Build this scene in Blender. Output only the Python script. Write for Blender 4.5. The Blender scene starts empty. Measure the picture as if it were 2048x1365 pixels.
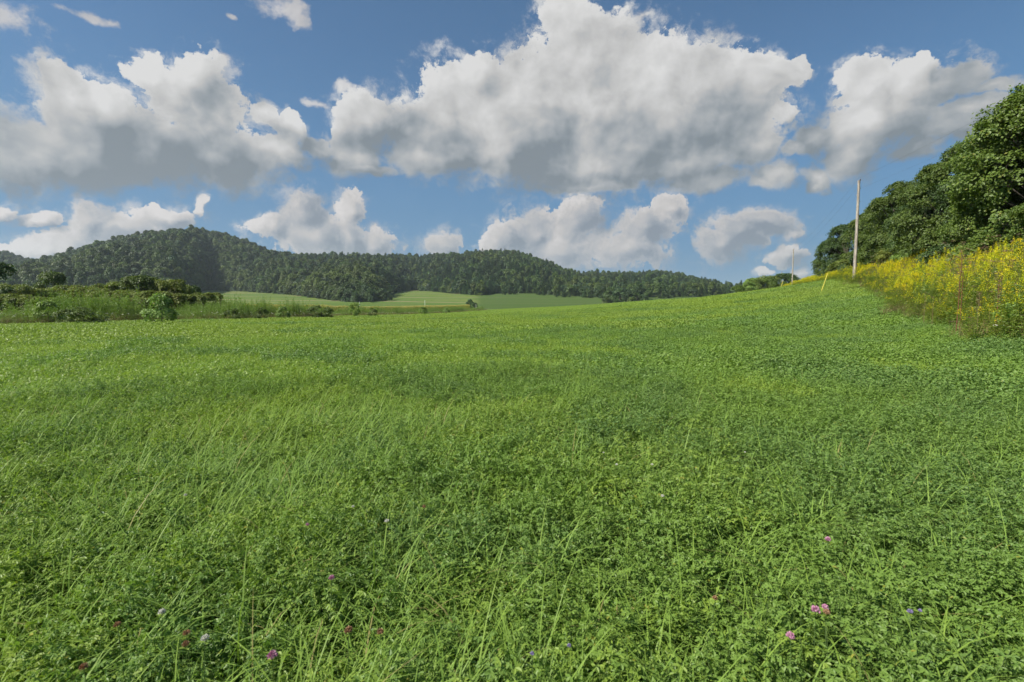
import bpy, math, random
import numpy as np
from mathutils import Vector
random.seed(7)
RNG = np.random.default_rng(11)
SC = bpy.context.scene
COL = SC.collection

# ------------------------------------------------------------------ camera, light, exposure
F = 1024.0
PITCH = math.atan(70.5/1024)
CAM_Z = 1.65
SP, CP = math.sin(PITCH), math.cos(PITCH)
cam_d = bpy.data.cameras.new('camera'); cam = bpy.data.objects.new('camera', cam_d); COL.objects.link(cam)
cam_d.lens = 18; cam_d.sensor_width = 36; cam_d.clip_start = 0.05; cam_d.clip_end = 30000
cam.location = (0, 0, CAM_Z); cam.rotation_euler = (math.pi/2-PITCH, 0, 0)
cam_d.dof.use_dof = True; cam_d.dof.focus_distance = 9.0; cam_d.dof.aperture_fstop = 3.6
SC.camera = cam
HAZE_D = .00008
SUN_EL, SUN_AZ = math.radians(44), math.radians(-112)      # azimuth from +Y towards +X
sun_dir = Vector((math.sin(SUN_AZ)*math.cos(SUN_EL), math.cos(SUN_AZ)*math.cos(SUN_EL), math.sin(SUN_EL)))
sd = bpy.data.lights.new('sun', 'SUN'); sd.energy = 5.0; sd.angle = math.radians(0.55); sd.color = (1, .95, .86)
sun = bpy.data.objects.new('sun', sd); COL.objects.link(sun); sun.rotation_euler = sun_dir.to_track_quat('Z', 'Y').to_euler()
sun.location = (0, 0, 60)
SC.view_settings.view_transform = 'Standard'; SC.view_settings.look = 'None'
SC.view_settings.exposure = 0.66; SC.view_settings.gamma = 1.0
SC.render.engine = 'CYCLES'
cy = SC.cycles
cy.max_bounces = 5; cy.diffuse_bounces = 3; cy.glossy_bounces = 2; cy.transmission_bounces = 3; cy.volume_bounces = 1
cy.transparent_max_bounces = 4; cy.use_denoising = True; cy.use_adaptive_sampling = True; cy.adaptive_threshold = 0.02
cy.caustics_reflective = False; cy.caustics_refractive = False

def pix(u, v, y):
    """world point seen at pixel u, v of the photograph at forward distance y"""
    r = (u-1024)/F; up = (682.5-v)/F
    d = (r, CP+up*SP, -SP+up*CP)
    k = y/d[1]
    return (d[0]*k, y, CAM_Z+d[2]*k)
def skyco(u, v):
    x, y, z = pix(u, v, 1.0); z -= CAM_Z
    return math.atan2(x, y), z/math.hypot(x, y)

# ------------------------------------------------------------------ node helper
class NT:
    def __init__(s, tree): s.t = tree; s.n = tree.nodes; s.l = tree.links
    def node(s, typ, **kw):
        n = s.n.new(typ)
        for k, v in kw.items(): setattr(n, k, v)
        return n
    def put(s, sock, val):
        if isinstance(val, bpy.types.NodeSocket): s.l.new(val, sock)
        else: sock.default_value = val
    def math(s, op, a, b=None, c=None, clamp=False):
        n = s.node('ShaderNodeMath', operation=op, use_clamp=clamp)
        s.put(n.inputs[0], a)
        if b is not None: s.put(n.inputs[1], b)
        if c is not None: s.put(n.inputs[2], c)
        return n.outputs[0]
    def vmath(s, op, a, b=None, c=None, out=0):
        n = s.node('ShaderNodeVectorMath', operation=op)
        s.put(n.inputs[0], a)
        if b is not None: s.put(n.inputs[1], b)
        if c is not None: s.put(n.inputs[2], c)
        return n.outputs[out]
    def mix(s, f, a, b, typ='MIX'):
        n = s.node('ShaderNodeMix', data_type='RGBA', blend_type=typ)
        s.put(n.inputs[0], f); s.put(n.inputs[6], a); s.put(n.inputs[7], b)
        return n.outputs[2]
    def ramp(s, f, a, b, lo=0.0, hi=1.0, kind='SMOOTHSTEP'):
        n = s.node('ShaderNodeMapRange', interpolation_type=kind)
        s.put(n.inputs[0], f); s.put(n.inputs[1], a); s.put(n.inputs[2], b); s.put(n.inputs[3], lo); s.put(n.inputs[4], hi)
        return n.outputs[0]
    def noise(s, vec, scale, detail=4, rough=.55, dims='3D', out='Fac', lac=2.0, dist=0.0):
        n = s.node('ShaderNodeTexNoise', noise_dimensions=dims)
        if vec is not None: s.l.new(vec, n.inputs['Vector'])
        n.inputs['Scale'].default_value = scale; n.inputs['Detail'].default_value = detail
        n.inputs['Roughness'].default_value = rough; n.inputs['Lacunarity'].default_value = lac
        n.inputs['Distortion'].default_value = dist
        return n.outputs[out]

# ------------------------------------------------------------------ sky with cumulus, by direction only
CL_A = [(60,300,95,72),(150,245,70,85),(135,178,30,42),(205,225,75,55),(165,320,170,48),(300,300,120,65),(300,140,42,34),(340,175,40,35),(392,160,52,52),
 (410,230,85,80),(440,310,100,58),(5,320,90,45),(528,224,26,20),(575,250,30,24),(558,302,42,30),(644,292,46,15),(722,250,50,52),(705,310,50,40),(735,338,50,12),
 (850,262,80,68),(925,220,90,80),(972,152,45,38),(1000,230,90,90),(1085,190,95,95),(1130,48,50,56),(1175,120,110,85),(1300,140,95,72),(1400,155,80,66),
 (1500,165,60,42),(1560,150,50,22),(1590,130,18,18),(1250,265,200,95),(1050,290,180,70),(1430,255,120,72),(1505,285,50,48),(1548,215,30,14),(890,305,110,42),(1350,328,120,38),(1150,330,160,44),
 (1740,172,60,48),(1830,162,90,50),(1862,110,22,22),(1925,155,60,34),(2000,170,40,13),(1720,240,70,44),(1640,268,55,24),(1590,292,38,12),(1718,305,45,45),(1800,225,90,50),(1880,265,80,28),(1835,305,40,20),(1940,225,70,25),
 (1565,345,36,22),(1540,362,24,12),(1650,345,24,22),(1640,362,20,10),(1180,372,120,14),(1420,360,80,20)]
CL_B = [(190,450,40,34),(150,495,65,36),(95,500,50,22),(250,455,70,30),(330,430,66,17),(412,408,9,20),(80,438,42,13),(5,430,16,18),
 (600,425,40,36),(545,450,36,18),(620,468,62,40),(705,428,28,34),(690,480,42,38),(750,490,45,22),(892,495,36,20),(1000,485,34,32),(1065,465,42,42),(1152,440,42,46),
 (1110,495,90,36),(1350,425,38,32),(1290,462,55,36),(1260,500,70,30),(1520,450,60,24),(1440,492,45,26),(1480,470,50,28),(1570,465,22,14),(1565,512,36,20),(1530,548,18,7),(1600,545,18,9),(30,500,40,12)]
CL_C = [(25,50,80,26),(185,33,50,10),(565,12,50,24),(602,42,20,18),(425,122,16,12),(695,180,22,9),(1275,35,9,14),(455,40,12,8),(640,212,20,8)]
w = bpy.data.worlds.new('World'); SC.world = w; w.use_nodes = True
W = NT(w.node_tree); W.n.clear()
sky = W.node('ShaderNodeTexSky', sky_type='NISHITA', sun_disc=False)
sky.sun_elevation = SUN_EL; sky.sun_rotation = SUN_AZ; sky.altitude = 300; sky.air_density = 1.0; sky.dust_density = .6; sky.ozone_density = 1.6
tc = W.node('ShaderNodeTexCoord')
sep = W.node('ShaderNodeSeparateXYZ'); W.l.new(tc.outputs['Generated'], sep.inputs[0])
X, Y, Z = sep.outputs
az = W.math('ARCTAN2', X, Y)
hyp = W.math('SQRT', W.math('ADD', W.math('MULTIPLY', X, X), W.math('MULTIPLY', Y, Y)))
tt = W.math('DIVIDE', Z, W.math('MAXIMUM', hyp, .05))
comb = W.node('ShaderNodeCombineXYZ'); W.l.new(az, comb.inputs[0]); W.l.new(tt, comb.inputs[1]); P0 = comb.outputs[0]
n1 = W.noise(P0, 7, 5, .60, '2D', 'Color')
n1c = W.vmath('SUBTRACT', n1, (.5, .5, .5))
def cloud_layer(blobs, warp, asp, shift=None):
    P = W.vmath('MULTIPLY_ADD', n1c, (warp, warp*asp, 0), P0)
    if shift: P = W.vmath('ADD', P, shift)
    d = None
    for (u, v, ru, rv) in blobs:
        a0, t0 = skyco(u, v); a1, _ = skyco(u+ru, v); a2, _ = skyco(u-ru, v); _, t1 = skyco(u, v-rv)
        ra = abs(a1-a2)/2; rt = abs(t1-t0)
        ra *= 1.12; rt *= 1.12
        q = W.vmath('MULTIPLY_ADD', P, (1/ra, 1/rt, 0), (-a0/ra, -t0/rt, 0))
        ln = W.vmath('LENGTH', q, out=1)
        if d is None: d = ln
        else: d = W.math('SMOOTH_MIN', d, ln, .12)
    return d, P
dA, PA = cloud_layer(CL_A, .085, .8)
dB, PB = cloud_layer(CL_B, .075, .8)
dC, PC = cloud_layer(CL_C, .12, .45)
litA = W.math('SUBTRACT', cloud_layer(CL_A, .085, .8, (-.022, .026, 0))[0], dA)
litB = W.math('SUBTRACT', cloud_layer(CL_B, .075, .8, (-.013, .010, 0))[0], dB)
def vor(vec, scale, detail):
    n = W.node('ShaderNodeTexVoronoi', voronoi_dimensions='2D', feature='SMOOTH_F1'); W.l.new(vec, n.inputs['Vector'])
    n.inputs['Scale'].default_value = scale; n.inputs['Detail'].default_value = detail; n.inputs['Roughness'].default_value = .55
    n.inputs['Smoothness'].default_value = .35
    try: n.normalize = True
    except Exception: pass
    return n.outputs['Distance']
PW = W.vmath('MULTIPLY_ADD', n1c, (.05, .05, 0), P0)
fb = W.noise(P0, 38, 6, .66, '2D')
vb = vor(PW, 17, 3.0); vbl = vor(W.vmath('ADD', PW, (-.013, .015, 0)), 17, 3.0)
big = W.noise(P0, 8, 3, .5, '2D'); bigl = W.noise(W.vmath('ADD', P0, (-.035, .035, 0)), 8, 3, .5, '2D')
fn = W.noise(PW, 60, 5, .6, '2D'); fnl = W.noise(W.vmath('ADD', PW, (-.005, .006, 0)), 60, 5, .6, '2D')
relief = W.math('ADD', W.math('MULTIPLY_ADD', W.math('SUBTRACT', fn, fnl), .07, W.math('MULTIPLY', W.math('SUBTRACT', vbl, vb), .26)), W.math('MULTIPLY', W.math('SUBTRACT', big, bigl), .55))
fb = W.math('MULTIPLY_ADD', W.math('SUBTRACT', vb, .35), .75, W.math('MULTIPLY_ADD', fb, .75, .125))
fbc = W.math('SUBTRACT', fb, .5)
eA = W.math('MULTIPLY_ADD', W.math('MULTIPLY_ADD', W.math('SUBTRACT', W.noise(PW, 95, 4, .7, '2D'), .5), .42, fbc), .95, dA); eB = W.math('MULTIPLY_ADD', W.math('MULTIPLY_ADD', W.math('SUBTRACT', W.noise(PW, 120, 4, .7, '2D'), .5), .35, fbc), 1.5, dB); eC = W.math('MULTIPLY_ADD', fbc, 2.4, dC)
# soft bottoms: width of the edge grows towards the cloud base
_, tA0 = skyco(1024, 375); _, tA1 = skyco(1024, 60)
hA = W.ramp(W.math('MULTIPLY_ADD', W.math('SUBTRACT', big, .5), .26, tt), tA0+.0, tA0+.24, kind='LINEAR')
wA = W.ramp(hA, 0, .5, .34, .06)
aA = W.ramp(eA, W.math('ADD', 1.0, wA), W.math('SUBTRACT', 1.0, wA), 0, 1)
wis = W.ramp(W.noise(PW, 20, 6, .68, '2D'), .42, .66)
aA = W.math('MAXIMUM', aA, W.math('MULTIPLY', W.ramp(eA, 1.5, 1.0, 0, .8), wis))
aB = W.ramp(eB, W.ramp(relief, -.05, .04, 1.3, 1.06), W.ramp(relief, -.05, .04, .75, .94), 0, .96); aB = W.math('MAXIMUM', aB, W.math('MULTIPLY', W.ramp(eB, 1.8, 1.0, 0, .6), wis)); aC = W.ramp(eC, 1.25, .2, 0, .8)
# extra clouds for the part of the sky behind the camera
nb = W.noise(tc.outputs['Generated'], 3.2, 7, .55)
aD = W.math('MULTIPLY', W.ramp(nb, .50, .62), W.ramp(Y, .05, -.25), clamp=True)
lumA = W.math('ADD', W.ramp(hA, -.05, .72, .29, .57), W.math('ADD', W.math('MULTIPLY', relief, .85), W.math('MULTIPLY', litA, .15)))
lumA = W.math('ADD', lumA, W.ramp(eA, .6, 1.05, 0, .07))
lumA = W.math('MINIMUM', W.math('MAXIMUM', lumA, .25), .72)
lumB = W.math('ADD', W.math('ADD', .45, W.math('ADD', W.math('MULTIPLY', relief, .8), W.math('MULTIPLY', litB, .34))), W.ramp(eB, .4, 1.0, -.06, .06))
lumB = W.math('MINIMUM', W.math('MAXIMUM', lumB, .28), .72)
def tint(l, dark, light, lo, hi):
    return W.vmath('SCALE', W.mix(W.ramp(l, lo, hi, 0, 1, 'LINEAR'), dark, light), None) if False else (W.mix(W.ramp(l, lo, hi, 0, 1, 'LINEAR'), dark, light), l)
def col(l, dark, light, lo, hi):
    c = W.mix(W.ramp(l, lo, hi, 0, 1, 'LINEAR'), dark, light)
    n = W.node('ShaderNodeVectorMath', operation='SCALE'); W.l.new(c, n.inputs[0]); W.l.new(l, n.inputs['Scale'])
    return n.outputs[0]
cA = col(lumA, (.80, .98, 1.14, 1), (1.01, 1.0, .99, 1), .17, .52)
cB = col(lumB, (.86, .98, 1.14, 1), (1.06, 1.0, .96, 1), .28, .55)
SKY_STR = 0.066
skyt = W.mix(1.0, sky.outputs[0], (.56, .80, .95, 1), 'MULTIPLY')
skyt = W.mix(W.ramp(tt, .50, -.02, .15, .9), skyt, (.92, 2.25, 4.05, 1))
ss = W.node('ShaderNodeVectorMath', operation='SCALE'); W.l.new(skyt, ss.inputs[0]); ss.inputs['Scale'].default_value = 1.0
def up(l_vec):   # cloud colours are given as final radiance: undo the background strength
    n = W.node('ShaderNodeVectorMath', operation='SCALE'); W.l.new(l_vec, n.inputs[0]); n.inputs['Scale'].default_value = .625/SKY_STR
    return n.outputs[0]
c = W.mix(aD, ss.outputs[0], up(cB))
c = W.mix(aC, c, up(cB))
c = W.mix(aB, c, up(cB))
c = W.mix(aA, c, up(cA))
bg = W.node('ShaderNodeBackground'); W.l.new(c, bg.inputs[0]); bg.inputs[1].default_value = SKY_STR
wo = W.node('ShaderNodeOutputWorld'); W.l.new(bg.outputs[0], wo.inputs[0])
w.cycles.sampling_method = 'MANUAL'; w.cycles.sample_map_resolution = 1024
#==END SKY

# ------------------------------------------------------------------ tags
def tag(o, label=None, cat=None, group=None, kind=None):
    if label: o['label'] = label
    if cat: o['category'] = cat
    if group: o['group'] = group
    if kind: o['kind'] = kind
    return o
def empty(name, loc, rz=0.0, **kw):
    o = bpy.data.objects.new(name, None); COL.objects.link(o); o.location = loc; o.rotation_euler = (0, 0, rz); o.empty_display_size = .3
    return tag(o, **kw)

# ------------------------------------------------------------------ value noise in numpy
def vnoise(x, y, seed=0):
    x = np.asarray(x, float); y = np.asarray(y, float)
    xi = np.floor(x).astype(np.int64); yi = np.floor(y).astype(np.int64)
    fx = x-xi; fy = y-yi; fx = fx*fx*(3-2*fx); fy = fy*fy*(3-2*fy)
    def h(a, b):
        n = (a*374761393+b*668265263+seed*974634777) & 0xffffffff
        n = ((n ^ (n >> 13))*1274126177) & 0xffffffff
        return ((n ^ (n >> 16)) & 0xffff)/65535.0
    return (h(xi, yi)*(1-fx)+h(xi+1, yi)*fx)*(1-fy)+(h(xi, yi+1)*(1-fx)+h(xi+1, yi+1)*fx)*fy
def fbm(x, y, seed=0, o=4):
    s = 0; a = .5
    for i in range(o):
        s = s+a*vnoise(np.asarray(x)*2**i, np.asarray(y)*2**i, seed+i*17); a *= .5
    return s/(1-.5**o)       # 0..1
def sstep(a, b, x):
    t = np.clip((x-a)/(b-a), 0, 1); return t*t*(3-2*t)

# ------------------------------------------------------------------ terrain
EDGE = np.array([(4,-12),(7,-2),(9.5,4),(12,8.5),(14.2,14),(17,19),(19.9,25),(24.6,33),(30.6,42),(36.4,52),(46,75),(67,120),(89,170),(108,205),(122,232)], float)
EZ = [.1,.15,.2,.35,.55,.65,.8,1.5,2.4,3.3,5.1,6.3,7.2,7.2,6.0]
LEFT = np.array([(-60,8),(-52,26),(-43,43),(-37,60),(-34,80),(-32.5,105),(-28,140),(-20,170),(-4,215),(18,250)], float)   # field edge on the left
cp = [(x, y, z) for (x, y), z in zip(EDGE, EZ)]
for i in range(1, len(EDGE)-1):
    t = EDGE[i+1]-EDGE[i-1]; t /= np.hypot(*t); nrm = np.array([t[1], -t[0]])
    for off, dz in ((3, .9), (9, 2.1), (24, 4.6), (60, 9.0)):
        p = EDGE[i]+nrm*off; cp.append((p[0], p[1], EZ[i]+dz*(1 if i < 10 else .6)))
cp += [(0,0,0),(-8,0,0),(0,-12,0),(0,8,0),(5,5,.02),(8,14,.18),(-30,10,0),(-30,-30,0),(30,-30,3),(-90,-20,0),(-43,43,-.1),(-37,60,-.2),(-33,105,-.5),(-20,170,-.7),(0,30,0),(0,60,.05),(0,100,.05),
       (0,160,0.),(14,30,.45),(20,40,.95),(28,60,2.2),(15,60,.9),(30,100,2.3),(50,110,4.1),(0,250,.1),(41,240,1.5),(62,230,3.1),(89,200,5.6),(70,160,4.9),(45,170,3.2),(20,170,1.2),
       (120,260,4.0),(60,300,-.5),(0,330,-1.5),(-60,300,-1.6),(100,350,-2),(200,300,3),(-150,200,-1.6),(-90,100,-.9),(-80,40,-.6),(-200,60,-1.5),(200,150,14),(150,0,15),(-60,180,-1.3),(0,-90,0),(150,-80,12),(-120,-100,0)]
cp = np.array(cp)
def tps_fit(c, lam=2.0):
    n = len(c); d = np.hypot(c[:,None,0]-c[None,:,0], c[:,None,1]-c[None,:,1])
    K = np.where(d > 0, d*d*np.log(d+1e-9), 0)+np.eye(n)*lam
    Pm = np.c_[np.ones(n), c[:,:2]]
    A = np.zeros((n+3, n+3)); A[:n,:n] = K; A[:n,n:] = Pm; A[n:,:n] = Pm.T
    return np.linalg.solve(A, np.r_[c[:,2], 0, 0, 0])
TW = tps_fit(cp)
def near_h(x, y):
    x = np.atleast_1d(np.asarray(x, float)); y = np.atleast_1d(np.asarray(y, float)); out = np.zeros(x.shape)
    xf = x.ravel(); yf = y.ravel(); of = np.zeros(xf.shape)
    for i in range(0, len(xf), 20000):
        a = xf[i:i+20000]; b = yf[i:i+20000]
        d2 = (a[:,None]-cp[None,:,0])**2+(b[:,None]-cp[None,:,1])**2
        of[i:i+20000] = (.5*d2*np.log(d2+1e-9))@TW[:-3]+TW[-3]+TW[-2]*a+TW[-1]*b
    return of.reshape(x.shape)
# far valley: slopes up from y=480 towards the foot of the hills
def far_h(x, y):
    r = np.hypot(x, y); a = np.arctan2(x, y)
    front = sstep(1.75, 1.2, np.abs(a))
    d = np.maximum(r*np.cos(np.clip(a, -1.3, 1.3)*.9)-470, 0)
    z = -1.6+d*.060
    z = np.minimum(z, 45)+fbm(x/140, y/140, 5, 3)*4*sstep(450, 800, r)
    return z*front+(1-front)*(-1.5+np.clip(r-500, 0, 900)*.03)
def ground_h(x, y):
    x = np.asarray(x, float); y = np.asarray(y, float); r = np.hypot(x, y)
    k = sstep(230, 400, r)
    xc = x*np.minimum(1, 330/np.maximum(r, 1)); yc = y*np.minimum(1, 330/np.maximum(r, 1))
    n = near_h(xc, yc).reshape(x.shape)
    und = (fbm(x/3.1, y/3.1, 3, 3)-.5)*.16*sstep(1.0, 6, r)
    return n*(1-k)+far_h(x, y)*k+und*(1-k)
def gz(x, y): return float(ground_h(np.array([x]), np.array([y]))[0])

def in_poly_side(x, y, line):
    """signed distance to a polyline: positive on its right-hand side (walking up the list)"""
    x = np.asarray(x, float); y = np.asarray(y, float); best = np.full(x.shape, 1e9); sg = np.zeros(x.shape)
    for (p, q) in zip(line[:-1], line[1:]):
        d = q-p; L2 = d@d; t = np.clip(((x-p[0])*d[0]+(y-p[1])*d[1])/L2, 0, 1)
        dx = x-(p[0]+t*d[0]); dy = y-(p[1]+t*d[1]); dist = np.hypot(dx, dy)
        s = np.sign(dx*d[1]-dy*d[0]); m = dist < best
        best = np.where(m, dist, best); sg = np.where(m, s, sg)
    return best*np.where(sg == 0, 1, sg)

# ------------------------------------------------------------------ mesh builder
class MB:
    def __init__(s): s.v = []; s.f = []; s.m = []; s.n = 0; s.sm = []
    def add(s, V, pat, mat=0, smooth=False):
        """V (N, m, 3): N copies of an m-vertex piece with quad pattern pat"""
        V = np.asarray(V, float); N, m, _ = V.shape; pat = np.asarray(pat)
        s.v.append(V.reshape(-1, 3))
        f = (np.arange(N)[:,None,None]*m+pat[None]+s.n).reshape(-1, 4)
        s.f.append(f); s.m.append(np.full(len(f), mat) if np.isscalar(mat) else np.repeat(mat, len(pat))); s.sm.append(np.full(len(f), smooth)); s.n += N*m
    def grid(s, V, mat=0, smooth=True, close=False):
        """V (a, b, 3) sheet"""
        a, b, _ = V.shape; idx = np.arange(a*b).reshape(a, b)
        if close: idx = np.c_[idx, idx[:,:1]]
        q = np.stack([idx[:-1,:-1], idx[1:,:-1], idx[1:,1:], idx[:-1,1:]], -1).reshape(-1, 4)
        s.add(V.reshape(1, -1, 3), q, mat, smooth)
    def tube(s, pts, rad, mat=0, k=8, cap=True):
        pts = np.asarray(pts, float); n = len(pts); rad = np.broadcast_to(rad, (n,))
        T = np.gradient(pts, axis=0); T /= np.linalg.norm(T, axis=1)[:,None]+1e-9
        ref = np.array([1., 0, 0]) if abs(T[0][0]) < .9 else np.array([0, 1., 0])
        A = np.cross(T, ref); A /= np.linalg.norm(A, axis=1)[:,None]+1e-9; B = np.cross(T, A)
        th = np.arange(k)/k*2*math.pi
        V = pts[:,None]+rad[:,None,None]*(np.cos(th)[None,:,None]*A[:,None]+np.sin(th)[None,:,None]*B[:,None])
        s.grid(V, mat, True, True)
        if cap:
            for e in (0, -1):
                c = pts[e]; ring = V[e]; m = k//2
                q = [[(2*i) % k, (2*i+1) % k, (2*i+2) % k, k] for i in range(m)]
                s.add(np.r_[ring, [c]][None], q, mat, False)
    def mesh(s, name, mats):
        V = np.concatenate(s.v); Fq = np.concatenate(s.f); M = np.concatenate(s.m); S = np.concatenate(s.sm)
        me = bpy.data.meshes.new(name)
        me.vertices.add(len(V)); me.vertices.foreach_set('co', V.astype(np.float32).ravel())
        me.loops.add(len(Fq)*4); me.loops.foreach_set('vertex_index', Fq.astype(np.int32).ravel())
        me.polygons.add(len(Fq)); me.polygons.foreach_set('loop_start', (np.arange(len(Fq))*4).astype(np.int32))
        me.polygons.foreach_set('material_index', M.astype(np.int32)); me.polygons.foreach_set('use_smooth', S.astype(bool))
        for m in mats: me.materials.append(m)
        me.update(calc_edges=True)
        return me
    def build(s, name, mats, parent=None, link=True):
        if not isinstance(mats, (list, tuple)): mats = [mats]
        o = bpy.data.objects.new(name, s.mesh(name, mats))
        if link: COL.objects.link(o)
        if parent: o.parent = parent
        return o

# ------------------------------------------------------------------ materials
def mat_new(name):
    m = bpy.data.materials.new(name); m.use_nodes = True; n = NT(m.node_tree); n.n.clear(); return m, n
def leaf_mat(name, c1, c2, c3, trans=.35, rough=.5, spec=.35, world_scale=.35, alt=None, tcol=(1.15, 1.25, .6), huejit=.5, valjit=0.0):
    """leaf: colour between c1 and c2 by leaf, towards c3 by patches of the place"""
    m, n = mat_new(name)
    g = n.node('ShaderNodeNewGeometry'); oi = n.node('ShaderNodeObjectInfo')
    rpi = g.outputs['Random Per Island']
    c = n.mix(rpi, (*c1, 1), (*c2, 1))
    pn = n.noise(g.outputs['Position'], world_scale, 3, .55)
    c = n.mix(n.ramp(pn, .40, .62), c, (*c3, 1))
    c = n.mix(n.math('MULTIPLY', oi.outputs['Random'], huejit*.6), c, n.mix(1.0, c, (1.25, 1.08, .7, 1), 'MULTIPLY'))
    if valjit:   # every crown its own green
        c = n.mix(1.0, c, n.mix(n.math('FRACT', n.math('MULTIPLY', oi.outputs['Random'], 7.31)), (1-valjit, 1-valjit, 1-valjit, 1), (1+valjit, 1+valjit, 1+valjit, 1)), 'MULTIPLY')
    if alt:      # a few dry or yellow leaves
        c = n.mix(n.math('GREATER_THAN', n.math('FRACT', n.math('MULTIPLY', rpi, 37.7)), 1-alt[1]), c, (*alt[0], 1))
    p = n.node('ShaderNodeBsdfPrincipled'); n.l.new(c, p.inputs['Base Color']); p.inputs['Roughness'].default_value = rough
    p.inputs['Specular IOR Level'].default_value = spec
    t = n.node('ShaderNodeBsdfTranslucent'); n.l.new(n.mix(1.0, c, (*tcol, 1), 'MULTIPLY'), t.inputs[0])
    mx = n.node('ShaderNodeMixShader'); mx.inputs[0].default_value = trans
    n.l.new(p.outputs[0], mx.inputs[1]); n.l.new(t.outputs[0], mx.inputs[2])
    o = n.node('ShaderNodeOutputMaterial'); n.l.new(mx.outputs[0], o.inputs[0])
    return m
def simple_mat(name, c1, c2=None, scale=8, rough=.8, spec=.2, stretch=None, detail=5):
    m, n = mat_new(name)
    tcn = n.node('ShaderNodeTexCoord'); v = tcn.outputs['Object']
    if stretch: v = n.vmath('MULTIPLY', v, stretch)
    f = n.ramp(n.noise(v, scale, detail, .6), .35, .65)
    p = n.node('ShaderNodeBsdfPrincipled'); n.l.new(n.mix(f, (*c1, 1), (*(c2 or c1), 1)), p.inputs['Base Color'])
    p.inputs['Roughness'].default_value = rough; p.inputs['Specular IOR Level'].default_value = spec
    o = n.node('ShaderNodeOutputMaterial'); n.l.new(p.outputs[0], o.inputs[0])
    return m
M = {}
M['alfalfa'] = leaf_mat('alfalfa leaf', (.070,.150,.036), (.205,.315,.078), (.172,.28,.050), alt=((.22,.24,.03), .008), huejit=.35)
M['clover'] = leaf_mat('clover leaf', (.112,.205,.036), (.27,.37,.070), (.225,.325,.048), alt=((.30,.30,.05), .012), huejit=.4)
M['grass'] = leaf_mat('grass blade', (.15,.265,.048), (.26,.39,.085), (.21,.325,.055), alt=((.30,.27,.10), .02), trans=.35, spec=.25, rough=.5, huejit=.5)
M['meadow_far'] = leaf_mat('meadow canopy', (.145,.238,.038), (.275,.365,.068), (.215,.31,.043), trans=.3, world_scale=.06, huejit=.4)
M['stem'] = simple_mat('green stem', (.07,.13,.03), (.11,.16,.05))
M['tree_a'] = leaf_mat('tree leaf mid green', (.055,.095,.020), (.12,.170,.034), (.095,.140,.026), trans=.25, alt=((.13,.15,.03), .02), huejit=.3)
M['tree_b'] = leaf_mat('tree leaf bright', (.060,.112,.020), (.145,.205,.036), (.105,.16,.026), trans=.28, alt=((.17,.18,.03), .03), huejit=.3)
M['tree_c'] = leaf_mat('tree leaf dark', (.040,.080,.022), (.080,.130,.036), (.06,.105,.024), trans=.2, huejit=.3)
M['olive'] = leaf_mat('shrub leaf olive', (.10,.15,.028), (.21,.26,.055), (.16,.20,.036), trans=.25, alt=((.14,.11,.03), .05), huejit=.7)
M['forest'] = leaf_mat('forest leaf', (.036,.076,.021), (.084,.142,.036), (.088,.128,.028), trans=.15, world_scale=.009, huejit=1.0, valjit=.42)
M['forest_dark'] = leaf_mat('forest conifer', (.032,.075,.030), (.06,.11,.042), (.045,.08,.024), trans=.1, world_scale=.01, huejit=.4, valjit=.35)
M['bark'] = simple_mat('bark', (.05,.04,.03), (.13,.11,.09), 6, stretch=(3, 3, .5))
M['weed'] = leaf_mat('weed leaf', (.12,.21,.05), (.24,.35,.10), (.20,.30,.07), trans=.3, alt=((.25,.25,.08), .03), huejit=.5)
M['goldleaf'] = leaf_mat('goldenrod leaf', (.085,.155,.022), (.19,.26,.036), (.19,.25,.026), trans=.3, alt=((.20,.17,.05), .06), huejit=.5)
M['gold'] = leaf_mat('goldenrod flower', (.60,.55,.020), (.80,.64,.025), (.48,.54,.022), trans=.3, spec=.1, world_scale=1.1, tcol=(1, 1, .8), huejit=.5)
M['dry'] = leaf_mat('dry stem', (.14,.10,.055), (.28,.21,.12), (.20,.17,.08), trans=.15, spec=.1, tcol=(1, 1, .9))
M['mauve'] = leaf_mat('spent flower head', (.15,.095,.085), (.24,.16,.13), (.17,.11,.07), trans=.15, spec=.1, tcol=(1, .95, .9))
M['rust'] = simple_mat('rusty stalk', (.10,.040,.022), (.19,.085,.045), 20)
M['white_fl'] = simple_mat('white petals', (.75,.74,.68), (.62,.62,.52), 40)
M['pink_fl'] = simple_mat('pink petals', (.48,.20,.33), (.62,.38,.48), 60)
M['brown_fl'] = simple_mat('browned clover head', (.28,.14,.07), (.45,.30,.18), 60)
M['violet_fl'] = simple_mat('violet petals', (.22,.18,.38), (.34,.30,.48), 60)
M['corn'] = leaf_mat('corn leaf', (.17,.21,.04), (.29,.31,.07), (.26,.28,.05), trans=.25, world_scale=.03)
M['tassel'] = leaf_mat('corn tassel', (.48,.38,.14), (.60,.48,.20), (.50,.42,.15), trans=.1, spec=.1)

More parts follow.
